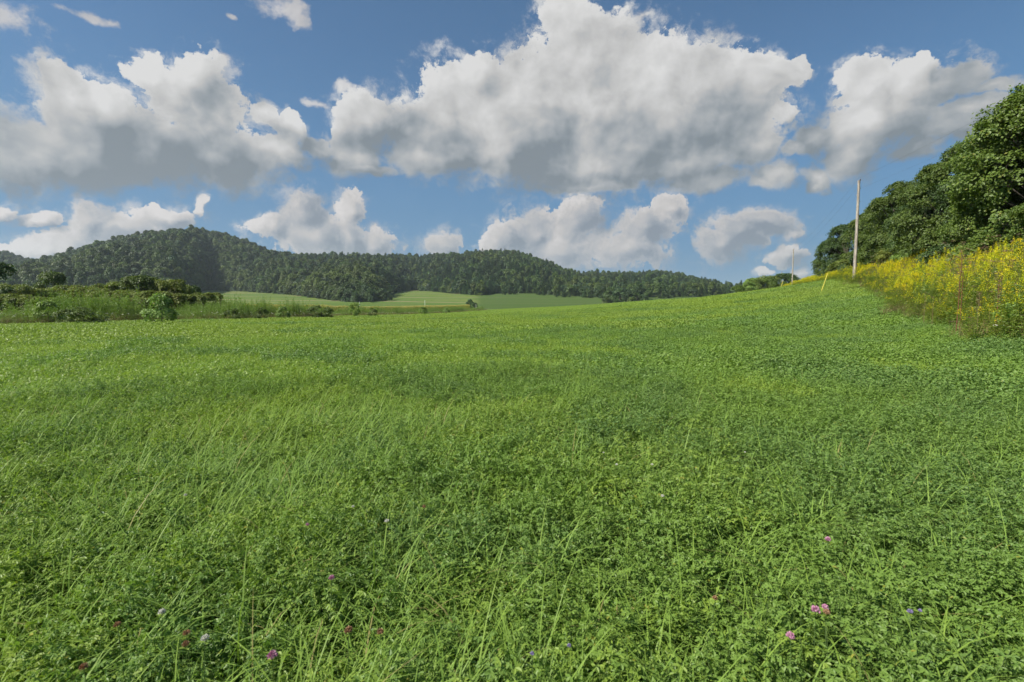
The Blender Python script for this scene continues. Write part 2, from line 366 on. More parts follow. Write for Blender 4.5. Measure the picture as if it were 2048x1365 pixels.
def ground_material():
    m, n = mat_new('ground turf and fields')
    g = n.node('ShaderNodeNewGeometry'); P = g.outputs['Position']
    sp = n.node('ShaderNodeSeparateXYZ'); n.l.new(P, sp.inputs[0])
    r = n.math('SQRT', n.math('ADD', n.math('MULTIPLY', sp.outputs[0], sp.outputs[0]), n.math('MULTIPLY', sp.outputs[1], sp.outputs[1])))
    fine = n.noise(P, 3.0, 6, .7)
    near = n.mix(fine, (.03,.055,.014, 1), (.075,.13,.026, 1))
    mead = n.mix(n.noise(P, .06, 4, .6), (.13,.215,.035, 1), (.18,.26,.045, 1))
    # strip-cropped far fields
    v = n.vmath('MULTIPLY', P, (.0022, .016, 0))
    st = n.noise(v, 1.0, 3, .5)
    far = n.mix(n.ramp(st, .40, .44), (.085,.135,.022, 1), (.15,.185,.035, 1))
    far = n.mix(n.ramp(st, .56, .585), far, (.20,.19,.065, 1))
    far = n.mix(n.ramp(n.noise(n.vmath('MULTIPLY', P, (.02, .10, 0)), 1.0, 3, .5), .45, .62, 0, .6), far, (.125,.14,.05, 1))
    far = n.mix(n.ramp(n.noise(P, .2, 6, .75), .35, .65, 0, .5), far, (.05,.10,.02, 1))
    sw = n.math('FRACT', n.math('ADD', n.math('MULTIPLY', sp.outputs[1], 1/95), n.math('ADD', n.math('MULTIPLY', n.noise(n.vmath('MULTIPLY', P, (.003, .003, 0)), 1.0, 2, .5), 1.4), n.math('MULTIPLY', sp.outputs[0], .0011))))
    far = n.mix(n.ramp(sw, .30, .33, 0, .8), far, (.075,.135,.024, 1)); far = n.mix(n.math('MULTIPLY', n.ramp(sw, .62, .64), n.ramp(sw, .76, .74), clamp=True), far, (.21,.18,.085, 1))
    far = n.mix(n.ramp(n.math('ADD', n.math('MULTIPLY', sp.outputs[1], .06), sp.outputs[0]), -14, 4, 0, .85), far, (.052,.090,.018, 1))  # right part: darker crop green painted in where cloud shade falls
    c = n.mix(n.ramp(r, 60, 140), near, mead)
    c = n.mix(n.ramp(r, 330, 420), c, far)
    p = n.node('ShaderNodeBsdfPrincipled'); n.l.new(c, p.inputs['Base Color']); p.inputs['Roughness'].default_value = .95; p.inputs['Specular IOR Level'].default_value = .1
    o = n.node('ShaderNodeOutputMaterial'); n.l.new(p.outputs[0], o.inputs[0])
    return m
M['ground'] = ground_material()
M['hill'] = simple_mat('hill floor', (.03,.055,.016), (.045,.07,.02), .02, .95, .1)

# ------------------------------------------------------------------ ground sheet
rr = np.r_[0.01, np.linspace(.8, 12, 30), np.geomspace(12.5, 9000, 190)]
aa = np.linspace(-math.pi, math.pi, 481)[:-1]
# finer steps in front
RR, AA = np.meshgrid(rr, aa, indexing='ij')
GX = RR*np.sin(AA); GY = RR*np.cos(AA); GZ = ground_h(GX, GY)
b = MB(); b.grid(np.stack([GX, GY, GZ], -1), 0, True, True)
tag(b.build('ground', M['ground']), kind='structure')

# ------------------------------------------------------------------ hills
def curve(pts, off=0.0):
    c = [skyco(u, v) for u, v in pts]; a = np.array([p[0] for p in c]); t = np.array([p[1] for p in c])
    return lambda x: np.interp(x, a, t-off)
def smooth_curve(pts, off=0.0, w=.02):
    f = curve(pts, off)
    return lambda x: sum(f(x+k*w)*q for k, q in ((-1, .25), (-.5, .25), (0, .0), (.5, .25), (1, .25)))
# forest foot distance, by azimuth
FOOT = [(-2500,606),(-400,606),(0,606),(340,604),(395,590),(420,583),(500,587),(600,596),(660,603),(715,607),(742,606),(765,600),(800,586),(830,583),(900,591),(960,595),(1000,590),(1100,592),(1205,596),(1300,604),(1500,604),(2400,604)]
def foot_r(a):
    u = np.tan(np.clip(a, -1.35, 1.35))*F+1024
    v = np.interp(u, [p[0] for p in FOOT], [p[1] for p in FOOT])
    # y where the sloping valley floor reaches picture height v
    y = np.clip(((470*.060)+1.6+CAM_Z)/(.060-(612-v)/F+1e-6), 500, 1100)
    return y/np.cos(np.clip(a, -1.2, 1.2))**.9
HILLS = {}
def make_hill(name, pts, r_top, a0, a1, rfoot, na, nr, tree_h, gull, seed, prof=.9):
    sky_t = smooth_curve(pts, 0, .012)
    cor = [np.array([a0, a1]), np.zeros(na)]; cor[0] = np.linspace(a0, a1, na)
    def H(a, s):
        """s 0 at the foot, 1 at the crest, up to 1.6 on the far side; returns r, z"""
        a = np.asarray(a, float); s = np.asarray(s, float)
        rf = rfoot(a); rt = r_top(a); r = rf+(rt-rf)*s
        zt = sky_t(a)*rt+CAM_Z-tree_h+np.interp(a, cor[0], cor[1])
        zf = far_h(rf*np.sin(a), rf*np.cos(a))-4
        e = np.where(s < 1, np.sin(np.clip(s, 0, 1)*math.pi/2)**prof, 1-.75*sstep(1, 1.7, s))
        z = zf+(zt-zf)*e
        x = r*np.sin(a); y = r*np.cos(a)
        win = np.sin(np.clip(s, 0, 1)*math.pi)**.8
        rid = 1-np.abs(2*fbm(x/330+.002*y, y/900, seed, 3)-1)*2
        z = z+(rid-.55)*gull*win
        return x, y, z
    ag = np.linspace(a0, a1, na); A, S = np.meshgrid(ag, np.linspace(0, 1.7, nr), indexing='ij')
    for _ in range(3):
        x, y, z = H(A, S); top = ((z+tree_h-CAM_Z)/np.hypot(x, y)).max(1)
        cor[0] = ag; cor[1] = cor[1]+(sky_t(ag)-top)*r_top(ag)*.9
    x, y, z = H(A, S)
    b = MB(); b.grid(np.stack([x, y, z], -1), 0, True)
    tag(b.build('hills', M['hill']), kind='structure')
    HILLS[name] = (H, a0, a1)
h1 = [(-1800,600),(-700,590),(-300,570),(0,552),(50,530),(110,519),(145,506),(180,494),(240,478),(300,468),(380,461),(440,469),(490,484),(525,500),(548,510),(600,512),(680,512),(760,514),(850,513),(920,509),(990,502),(1040,506),(1080,522),(1120,540),(1160,553),(1185,560),(1215,575),(1250,590),(1300,606),(1400,618)]
h2 = [(1000,560),(1100,556),(1150,552),(1180,545),(1240,549),(1320,545),(1380,555),(1430,565),(1480,569),(1540,571),(1650,572),(1900,568),(2400,560),(3500,570)]
h3 = [(-3000,560),(-1200,520),(-500,495),(-100,498),(0,505),(50,518),(100,530),(200,540),(400,560)]
make_hill('a', h1, lambda a: 1500+260*np.cos(a*3+.6)+0*a, skyco(-1800,600)[0], skyco(1400,600)[0], foot_r, 300, 60, 13, 19, 21)
make_hill('b', h2, lambda a: 2700+0*a, skyco(1000,600)[0], skyco(3500,600)[0], lambda a: 640+0*a, 160, 60, 11, 26, 33)
make_hill('c', h3, lambda a: 2600+0*a, skyco(-3000,600)[0], skyco(400,600)[0], lambda a: 1500+0*a, 120, 30, 12, 30, 44)

# ------------------------------------------------------------------ leaves and plants (numpy)
def nrm(v): return v/(np.linalg.norm(v, axis=-1, keepdims=True)+1e-9)
def rand_unit(n, rng=RNG): return nrm(rng.normal(size=(n, 3)))
def diamonds(c, d, n, L, Wd, fold=0.0):
    """4-corner leaves from base c along d with normal n"""
    s = nrm(np.cross(d, n)); L = np.broadcast_to(L, (len(c),))[:,None]; Wd = np.broadcast_to(Wd, (len(c),))[:,None]
    return np.stack([c, c+d*L*.5+s*Wd/2+n*L*fold, c+d*L, c+d*L*.5-s*Wd/2+n*L*fold], 1)
D4 = [[0,1,2,3]]
def hexleaf(c, d, n, L, Wd, fold=.08):
    s = nrm(np.cross(d, n)); L = np.broadcast_to(L, (len(c),))[:,None]; Wd = np.broadcast_to(Wd, (len(c),))[:,None]
    up = n*Wd*fold*3
    return np.stack([c, c+d*L*.38+s*Wd*.42+up, c+d*L*.8+s*Wd*.40+up, c+d*L, c+d*L*.8-s*Wd*.40+up, c+d*L*.38-s*Wd*.42+up], 1)
H6 = [[0,1,2,3],[0,3,4,5]]
def blades(base, az, L, Wd, bend, lean, seg=4, rng=RNG):
    """arching grass blades; returns (N, 2*(seg+1), 3)"""
    n = len(base); hd = np.stack([np.sin(az), np.cos(az), np.zeros(n)], 1); sd_ = np.stack([np.cos(az), -np.sin(az), np.zeros(n)], 1)
    P = base.copy(); out = []
    for k in range(seg+1):
        t = k/seg; w_ = Wd*(1-t**1.6)*.5+.0003
        out.append(P-sd_*w_[:,None]); out.append(P+sd_*w_[:,None])
        th = lean+bend*(t+.5/seg)**1.3
        P = P+(hd*np.sin(th)[:,None]+np.array([0,0,1])*np.cos(th)[:,None])*(L/seg)[:,None]
    return np.stack(out, 1)
def BP(seg): return [[2*k, 2*k+1, 2*k+3, 2*k+2] for k in range(seg)]

def alfalfa_tile(R, ns, leaves, lsize, hmin, hmax, seed, mats_i=(0, 2), hexa=True, flat=.5):
    rng = np.random.default_rng(seed); b = MB()
    th = rng.random(ns)*2*math.pi; rd = R*np.sqrt(rng.random(ns)); bx = rd*np.cos(th); by = rd*np.sin(th)
    hn = fbm(bx/.22+seed, by/.22, seed, 2)
    H_ = hmin+(hmax-hmin)*np.clip((hn-.25)*1.7+rng.normal(size=ns)*.12, 0, 1.15)
    lean = rng.normal(size=(ns, 2))*.22
    base = np.stack([bx, by, np.zeros(ns)], 1); top = base+np.stack([lean[:,0]*H_, lean[:,1]*H_, H_], 1)
    if ns < 5000 and mats_i[1] is not None:
        w_ = .0018*lsize/.02; off = np.array([w_, 0, 0])
        b.add(np.stack([base-off, base+off, top+off*.5, top-off*.5], 1), D4, mats_i[1])
    si = np.repeat(np.arange(ns), leaves); n = len(si)
    k = 1-.75*rng.random(n)**1.4
    node = base[si]*(1-k)[:,None]+top[si]*k[:,None]
    a = rng.random(n)*2*math.pi; pl = lsize*(.6+rng.random(n)*1.4)
    node = node+np.stack([np.cos(a)*pl, np.sin(a)*pl, pl*.5*rng.random(n)], 1)
    un = nrm(np.stack([np.cos(a)*.5+rng.normal(size=n)*.45, np.sin(a)*.5+rng.normal(size=n)*.45, np.full(n, .9)], 1))
    out_d = nrm(np.stack([np.cos(a), np.sin(a), rng.normal(size=n)*.25+.1], 1))
    out_d = nrm(out_d-un*np.sum(out_d*un, 1)[:,None]); sd_ = np.cross(out_d, un)
    sz = lsize*(.65+.7*rng.random(n))
    for ang in (-1.15, 0, 1.15):
        d = nrm(out_d*math.cos(ang)+sd_*math.sin(ang)-un*.12)
        if hexa: b.add(hexleaf(node, d, un, sz, sz*.55), H6, mats_i[0])
        else: b.add(diamonds(node, d, un, sz, sz*.62), D4, mats_i[0])
    return b, rng
def add_grass(b, rng, R, tufts, per, Lr, Wr, mat, azm=None, seg=5, spread=.03, lean0=.1):
    th = rng.random(tufts)*2*math.pi; rd = R*np.sqrt(rng.random(tufts)); ti = np.repeat(np.arange(tufts), per); n = len(ti)
    base = np.stack([rd*np.cos(th), rd*np.sin(th), np.zeros(tufts)], 1)[ti]+rng.normal(size=(n, 3))*spread; base[:,2] = 0
    az_ = rng.random(n)*2*math.pi if azm is None else azm+rng.normal(size=n)*.8
    tl = (.75+.5*rng.random(tufts))[ti]
    b.add(blades(base, az_, (Lr[0]+(Lr[1]-Lr[0])*rng.random(n))*tl, Wr[0]+(Wr[1]-Wr[0])*rng.random(n), .9+1.7*rng.random(n)**.8, lean0+rng.random(n)*.5, seg), BP(seg), mat)

def scatter(name, sources, pts, rot, scl, idx, label, cat, kind='stuff'):
    """one object of uncountable growth: source meshes set on points by a geometry-node modifier"""
    srcs = bpy.data.collections.new(name+' sources')
    for i, me in enumerate(sources):
        o = bpy.data.objects.new('%s_piece_%02d' % (name, i), me); srcs.objects.link(o)
    me = bpy.data.meshes.new(name); me.vertices.add(len(pts)); me.vertices.foreach_set('co', np.asarray(pts, np.float32).ravel())
    for nm, typ, arr, key in (('rot', 'FLOAT_VECTOR', rot, 'vector'), ('scl', 'FLOAT_VECTOR', scl, 'vector'), ('idx', 'INT', idx, 'value')):
        at = me.attributes.new(nm, typ, 'POINT'); at.data.foreach_set(key, np.asarray(arr, np.int32 if typ == 'INT' else np.float32).ravel())
    o = bpy.data.objects.new(name, me); COL.objects.link(o)
    ng = bpy.data.node_groups.new(name, 'GeometryNodeTree'); ng.interface.new_socket('Geometry', in_out='INPUT', socket_type='NodeSocketGeometry')
    ng.interface.new_socket('Geometry', in_out='OUTPUT', socket_type='NodeSocketGeometry')
    N = ng.nodes; Lk = ng.links
    gi = N.new('NodeGroupInput'); go = N.new('NodeGroupOutput'); ip = N.new('GeometryNodeInstanceOnPoints'); ci = N.new('GeometryNodeCollectionInfo')
    ci.inputs['Collection'].default_value = srcs; ci.inputs['Separate Children'].default_value = True; ci.inputs['Reset Children'].default_value = True
    def na(nm, dt):
        a = N.new('GeometryNodeInputNamedAttribute'); a.data_type = dt; a.inputs['Name'].default_value = nm; return a.outputs['Attribute']
    ip.inputs['Pick Instance'].default_value = True
    e2r = N.new('FunctionNodeEulerToRotation'); Lk.new(na('rot', 'FLOAT_VECTOR'), e2r.inputs[0])
    Lk.new(gi.outputs[0], ip.inputs['Points']); Lk.new(ci.outputs[0], ip.inputs['Instance']); Lk.new(na('idx', 'INT'), ip.inputs['Instance Index'])
    Lk.new(e2r.outputs[0], ip.inputs['Rotation']); Lk.new(na('scl', 'FLOAT_VECTOR'), ip.inputs['Scale']); Lk.new(ip.outputs[0], go.inputs[0])
    md = o.modifiers.new('scatter', 'NODES'); md.node_group = ng
    return tag(o, label, cat, kind=kind)

def slope_rot(x, y, z0, yaw, e=.5):
    """euler angles tilting an instance with the ground"""
    dx = (ground_h(x+e, y)-ground_h(x-e, y))/(2*e); dy = (ground_h(x, y+e)-ground_h(x, y-e))/(2*e)
    out = np.zeros((len(x), 3))
    c, s = np.cos(yaw), np.sin(yaw)
    gx = dx*c+dy*s; gy = -dx*s+dy*c      # slope in the turned frame
    out[:,0] = np.arctan(gy); out[:,1] = -np.arctan(gx); out[:,2] = yaw
    return out

def in_view(x, y, m=1.5, mr=0.10):
    return (y > -3) & (np.abs(x) < y*(1+mr)+m)

# ------------------------------------------------------------------ meadow of clover, alfalfa and grass
LEAFMATS = [M['alfalfa'], M['clover'], M['stem'], M['grass']]
near_src = []
for k in range(4):      # alfalfa
    b, rng = alfalfa_tile(.66, 400, 16, .0185, .10, .38, 100+k)
    add_grass(b, rng, .62, 14+10*k, 7, (.34,.62), (.004,.0095), 3); add_grass(b, rng, .55, 3+k, 16, (.34,.52), (.008,.013), 3, azm=rng.random()*6, lean0=.1, spread=.025)
    near_src.append(b.mesh('alfalfa %d' % k, LEAFMATS))
for k in range(3):      # clover with grass
    b, rng = alfalfa_tile(.66, 320, 13, .021, .08, .30, 200+k, (1, 2))
    add_grass(b, rng, .62, 46, 9, (.28,.55), (.0035,.009), 3)
    near_src.append(b.mesh('clover %d' % k, LEAFMATS))
for k in range(3):      # combed grass
    b, rng = alfalfa_tile(.66, 260, 12, .020, .06, .30, 300+k, (k % 2, 2))
    add_grass(b, rng, .62, 60, 10, (.30,.62), (.0035,.0085), 3, azm=.0, lean0=.2)
    near_src.append(b.mesh('grass %d' % k, LEAFMATS))
mid_src = []
for k in range(3):
    b, rng = alfalfa_tile(1.25, 900, 9, .028, .14, .38, 400+k, (0, None), hexa=False)
    add_grass(b, rng, 1.2, 120, 8, (.22,.44), (.006,.011), 3, seg=3, spread=.06)
    mid_src.append(b.mesh('mid alfalfa %d' % k, LEAFMATS))
for k in range(3):
    b, rng = alfalfa_tile(1.25, 560, 8, .028, .10, .28, 500+k, (1, None), hexa=False)
    add_grass(b, rng, 1.2, 230, 10, (.22,.46), (.006,.011), 3, seg=3, spread=.08)
    mid_src.append(b.mesh('mid grass %d' % k, LEAFMATS))
far_src = []
FM = [M['meadow_far'], M['grass'], M['alfalfa']]
for k in range(4):
    b, rng = alfalfa_tile(3.1, 1700, 5, .052, .16, .34, 600+k, (0 if k < 3 else 2, None), hexa=False)
    add_grass(b, rng, 3.0, 500, 8, (.22,.42), (.014,.024), 1 if k % 2 else 0, seg=2, spread=.15)
    far_src.append(b.mesh('far meadow %d' % k, FM))
vfar_src = []
for k in range(3):
    rng = np.random.default_rng(700+k); b = MB()
    add_grass(b, rng, 8.2, 900, 8, (.25,.42), (.05,.10), 0, seg=2, spread=.5)
    add_grass(b, rng, 8.2, 300, 8, (.25,.45), (.04,.08), 1, seg=2, spread=.5)
    vfar_src.append(b.mesh('distant meadow %d' % k, FM))
def tiles(step, r0, r1, seed, margin):
    rng = np.random.default_rng(seed); n = int(r1/step)+3
    gx, gy = np.meshgrid(np.arange(-n, n+1)*step, np.arange(0, n+1)*step); gx = gx.ravel()+rng.uniform(-.3, .3, gx.size)*step; gy = gy.ravel()+rng.uniform(-.3, .3, gy.size)*step
    r = np.hypot(gx, gy); k = in_view(gx, gy, margin) & (r >= r0) & (r < r1)
    gx, gy = gx[k], gy[k]
    de = in_poly_side(gx, gy, EDGE); dl = in_poly_side(gx, gy, LEFT)
    k = (de < .2*step+.6) & (dl > -.3)
    gx, gy, de = gx[k], gy[k], de[k]
    return gx, gy, de, rng
def grassiness(x, y):
    right = sstep(-.05, .75, x/np.maximum(y, 3))*sstep(60, 25, y)
    return fbm(x/2.3, y/2.3, 9, 3)*1.25-.18-.42*right+.16*sstep(.1, -.6, x/np.maximum(y, 2))
x, y, de, rng = tiles(.78, 0, 11.5, 1, 4.5)
g = grassiness(x, y); n = len(x)
g = g+(rng.random(n)-.5)*.35; idx = np.where(g < .42, rng.integers(0, 4, n), np.where(g < .72, 4+rng.integers(0, 3, n), 7+rng.integers(0, 3, n)))
yaw = rng.random(n)*6.28; comb_az = -1.15+fbm(x/4, y/4, 77, 2)*2.0; yaw = np.where(idx >= 7, comb_az+rng.normal(size=n)*.3, yaw)
hs = .72+.62*fbm(x/1.5, y/1.5, 31, 3); s = .95+.15*rng.random(n)
scatter('clover_meadow', near_src, np.stack([x, y, ground_h(x, y)-.02], 1), slope_rot(x, y, 0, yaw), np.stack([s, s, hs], 1), idx,
        'dense green clover and alfalfa with long grass blades filling the foreground', 'clover')
x, y, de, rng = tiles(1.55, 11.0, 30, 2, 7)
g = grassiness(x, y); n = len(x); idx = np.where(g+(rng.random(n)-.5)*.5 < .36, rng.integers(0, 3, n), 3+rng.integers(0, 3, n)); yaw = rng.random(n)*6.28
hs = .72+.6*fbm(x/2.2, y/2.2, 31, 3); s = .95+.15*rng.random(n)
scatter('meadow_grass', mid_src, np.stack([x, y, ground_h(x, y)-.02], 1), slope_rot(x, y, 0, yaw), np.stack([s, s, hs], 1), idx,
        'clover and grass of the meadow a stone throw ahead, past the foreground leaves', 'grass')
x, y, de, rng = tiles(3.9, 29, 95, 3, 12)
g = grassiness(x, y); n = len(x); idx = np.where(g < .34, 3, rng.integers(0, 3, n)); yaw = rng.random(n)*6.28; s = .95+.15*rng.random(n); hs = .75+.5*fbm(x/6, y/6, 31, 3)
scatter('meadow_grass', far_src, np.stack([x, y, ground_h(x, y)-.02], 1), slope_rot(x, y, 0, yaw, 1.5), np.stack([s, s, hs], 1), idx,
        'smooth bright green field surface in the middle distance', 'grass')
x, y, de, rng = tiles(10.5, 93, 300, 4, 12)
n = len(x); yaw = rng.random(n)*6.28; s = .95+.15*rng.random(n)
scatter('meadow_grass', vfar_src, np.stack([x, y, ground_h(x, y)-.02], 1), slope_rot(x, y, 0, yaw, 4), np.stack([s, s, s], 1), rng.integers(0, 3, n),
        'far rim of the bright green field under the wooded hills', 'grass')

# ------------------------------------------------------------------ trees
def crown_arrays(rng, H, R, z0, nlobe, clusters, leaves, lsize, csize, flat=.8, basew=.15):
    """leaf quads of a crown made of lobes of leaf sprays"""
    L = []
    zs = z0+(H-z0)*(rng.random(nlobe)**.85)
    zs[0] = H-.18*(H-z0); prof = lambda t: np.clip(np.sin(np.clip(t*.86+.12, 0, 1)*math.pi)**.6, .15, 1)
    t = (zs-z0)/(H-z0); rad = R*np.maximum(prof(t), basew); a = rng.random(nlobe)*2*math.pi+np.arange(nlobe)*2.4
    lr = R*(.26+.26*rng.random(nlobe))*(1-.25*t); rc = np.maximum(rad-lr*.9, 0)*(.75+.35*rng.random(nlobe))
    lc = np.stack([rc*np.cos(a), rc*np.sin(a), np.minimum(zs, H-lr*.8)], 1)
    per = max(4, clusters//nlobe)
    li = np.repeat(np.arange(nlobe), per); n = len(li)
    d = rand_unit(n, rng); outw = lc[li].copy(); outw[:,2] = (outw[:,2]-(z0+H)/2)*.6; outw = nrm(outw+1e-6)
    flip = (np.sum(d*outw, 1) < -.15) | ((d[:,2] < -.35) & (rng.random(n) < .7)); d[flip] *= -1
    rr_ = lr[li]*(.72+.36*rng.random(n))
    cc = lc[li]+d*rr_[:,None]*np.array([1, 1, flat])
    cn = nrm(d*.7+np.array([0, 0, .75])+rng.normal(size=(n, 3))*.25)
    m = n*leaves; ci = np.repeat(np.arange(n), leaves)
    u = nrm(np.cross(cn, rand_unit(n, rng))); v = np.cross(cn, u)
    rd = csize*np.sqrt(rng.random(m))*(.7+.6*rng.random(n))[ci]; th = rng.random(m)*2*math.pi
    p = cc[ci]+u[ci]*(rd*np.cos(th))[:,None]+v[ci]*(rd*np.sin(th))[:,None]+cn[ci]*(rng.normal(size=m)*csize*.16-rd*rd/csize*.35)[:,None]
    ln = nrm(cn[ci]+rng.normal(size=(m, 3))*.42)
    ld = nrm(np.cross(ln, rand_unit(m, rng))+np.array([0, 0, -.35])); sz = lsize*(.6+.8*rng.random(m))
    return diamonds(p, ld, ln, sz, sz*.68, .05), lc, lr
def tree_meshes(seed, H, R, z0, mat, nlobe=20, clusters=420, leaves=85, lsize=.17, csize=.55, trunk=.16, limbs=True, flat=.8, basew=.15):
    rng = np.random.default_rng(seed); Q, lc, lr = crown_arrays(rng, H, R, z0, nlobe, clusters, leaves, lsize, csize, flat, basew)
    b = MB(); b.add(Q, D4, 0); crown = b.mesh('crown', [mat])
    t = MB(); k = 7; zz = np.linspace(-.3, H*.78, k); wob = np.cumsum(rng.normal(size=(k, 2))*.02*H/8, 0); wob[0] = 0
    tp = np.c_[wob, zz]; t.tube(tp, trunk*(1-.78*np.linspace(0, 1, k)), 0, 10)
    if limbs:
        for c, r_ in zip(lc, lr):
            z1 = max(.3, c[2]*.45+rng.random()*.4); st = np.array([np.interp(z1, zz, tp[:,0]), np.interp(z1, zz, tp[:,1]), z1])
            mid = (st+c)/2+np.array([0, 0, -.12*r_]); end = c+(c-st)*.12
            t.tube([st, mid, c, end], [trunk*.42, trunk*.3, trunk*.16, trunk*.05], 0, 6)
            for q in range(3):
                e2 = c+rand_unit(1, rng)[0]*r_*.75; t.tube([mid*.4+c*.6, (c+e2)/2, e2], [trunk*.16, trunk*.1, trunk*.03], 0, 5)
    return crown, t.mesh('trunk', [M['bark']])
def place_tree(name, me2, x, y, sx, sz, rz, label, cat, group=None, tilt=0.0, sink=0.0):
    root = empty(name, (x, y, gz(x, y)-sink), rz, label=label, cat=cat, group=group)
    root.scale = (sx, sx, sz); root.rotation_euler[0] = tilt
    for me in me2:
        o = bpy.data.objects.new(me.name.split('.')[0], me); COL.objects.link(o); o.parent = root
    return root
# big broadleaf trees on the bank: 10 m prototypes
PT = [tree_meshes(901, 10, 4.6, .2, M['tree_b'], 30, 1250, 70, .14, .46), tree_meshes(902, 10, 4.2, .3, M['tree_a'], 28, 1150, 70, .135, .44),
      tree_meshes(903, 10, 4.4, .2, M['tree_c'], 28, 1150, 70, .135, .44), tree_meshes(904, 10, 4.0, .2, M['tree_a'], 26, 1050, 70, .145, .46),
      tree_meshes(905, 10, 4.3, .2, M['tree_b'], 32, 1250, 70, .13, .44, flat=.65)]
GR = 'big trees along the bank on the right'
BT = [(34.0,32,12.2,0,'tallest broadleaf tree, light green, at the right edge above the goldenrod'),
 (31.2,28.0,6.6,4,'low light green tree drooping over the bank at the right edge'),
 (37.5,39.5,11.0,2,'dark green tree just left of the tallest bank tree'),
 (35.8,38.2,8.2,4,'bright leafy tree with layered sprays in front of the dark bank tree'),
 (40.3,46.0,11.2,1,'mid green broadleaf tree with a rounded top, third from the right edge'),
 (40.8,49.5,7.2,2,'dark low tree with deep shade under it behind the goldenrod'),
 (44.5,54.5,9.8,2,'dark dense tree in the middle of the bank row'),
 (48.6,64,11.2,1,'mid green tree right of centre of the bank row, with an even crown'),
 (46.8,61.5,6.8,3,'low spreading tree in front of the middle of the bank row'),
 (56.5,74,11.6,2,'tall dark tree whose top steps down towards the wooden pole'),
 (52.5,72.5,8.2,1,'loose olive green tree right of the wooden pole, low crown'),
 (58.6,81.5,11.8,3,'tree with a ragged top just right of the wooden pole'),
 (64.0,93,11.8,3,'tree standing directly behind the wooden pole'),
 (66.0,102,11.0,2,'dark round tree just left of the wooden pole'),
 (66.4,107,9.2,1,'leftmost tree of the bank row, low spreading crown above the yellow marker'),
 (46,41,12,0,'back row tree behind the tallest bank tree'),(43.5,33,12.5,3,'back row tree cut by the right edge of the photo'),(50,52,12,2,'back row tree behind the dark dense bank tree'),(36,24,10.5,1,'mid green bank tree beyond the right edge'),(35,16.5,10,3,'spreading bank tree well beyond the right edge'),(33,8.5,9.5,2,'dark bank tree farthest beyond the right edge')]
for i, (x, y, h, k, lab) in enumerate(BT):
    s_ = h/10; place_tree('broadleaf_tree', PT[k], x, y, s_*(1.0+.12*math.sin(i*2.1)), s_, i*1.9, lab, 'tree', GR)
# understory bushes of the bank
SH = [tree_meshes(911, 3, 1.9, .05, M['tree_b'], 12, 170, 70, .12, .38, .05), tree_meshes(912, 3, 2.1, .05, M['olive'], 12, 170, 70, .11, .36, .05),
      tree_meshes(913, 3, 1.8, .05, M['tree_c'], 12, 170, 70, .12, .36, .05), tree_meshes(914, 3, 1.7, .05, M['weed'], 12, 150, 60, .15, .36, .05, flat=.6)]
US = [(29.6,31.5,3.2,0,'bright green sapling bush rising from the goldenrod under the dark trees'),(31.5,35.2,2.8,3,'light green leafy bush beside the bright sapling'),
 (33.5,39.5,3.0,2,'dark bush at the foot of the bank trees'),(36.5,44,2.6,0,'fresh green bush right of centre under the bank row'),(41.5,54.5,2.8,3,'pale green bush behind the nearest goldenrod crest'),
 (44.5,60,3.2,1,'olive bush under the middle of the bank row'),(48.5,68,3.4,0,'light bush to the right of the wooden pole'),(53,79,3.4,2,'dark bush close to the wooden pole'),
 (58,90,3.6,1,'olive bush behind the wooden pole'),(27.2,27.4,2.6,2,'dark bush by the right edge of the photo'),(62.5,101,3.0,2,'dark bush below the leftmost bank trees')]
for i, (x, y, h, k, lab) in enumerate(US):
    place_tree('bush', SH[k], x, y, h/3*1.15, h/3, i*2.3, lab, 'bush', 'bushes at the foot of the bank trees')
# shrubs on the rim of the field, far right
RIM = [(1484,572,200,5.5,0),(1508,560,222,5.5,3),(1534,556,222,5.5,1),(1560,552,224,5.5,2),(1496,566,205,5.5,3),(1520,560,212,6.4,0),(1547,556,215,6.8,0),(1572,551,218,7.6,2)]
RL = ['low bush at the very left end of the rim group','bush behind and right of the leftmost rim bush','olive bush behind the middle of the rim group','dark bush behind, next to the tallest rim tree','leftmost rounded bush on the field rim, pale leaves','second bush from the left on the field rim','third bush from the left on the field rim, even green','tallest dark tree of the group on the field rim, next to the far pole']
for (u, v, yy, h, k), lab in zip(RIM, RL):
    p = pix(u, v, yy); g0 = gz(p[0], yy); hh = max(p[2]-g0, 3)*1.05
    place_tree('bush', SH[k], p[0], yy, max(hh, 5)/3*1.25, hh/3*1.05, u, lab, 'bush', 'bushes on the rim of the field')
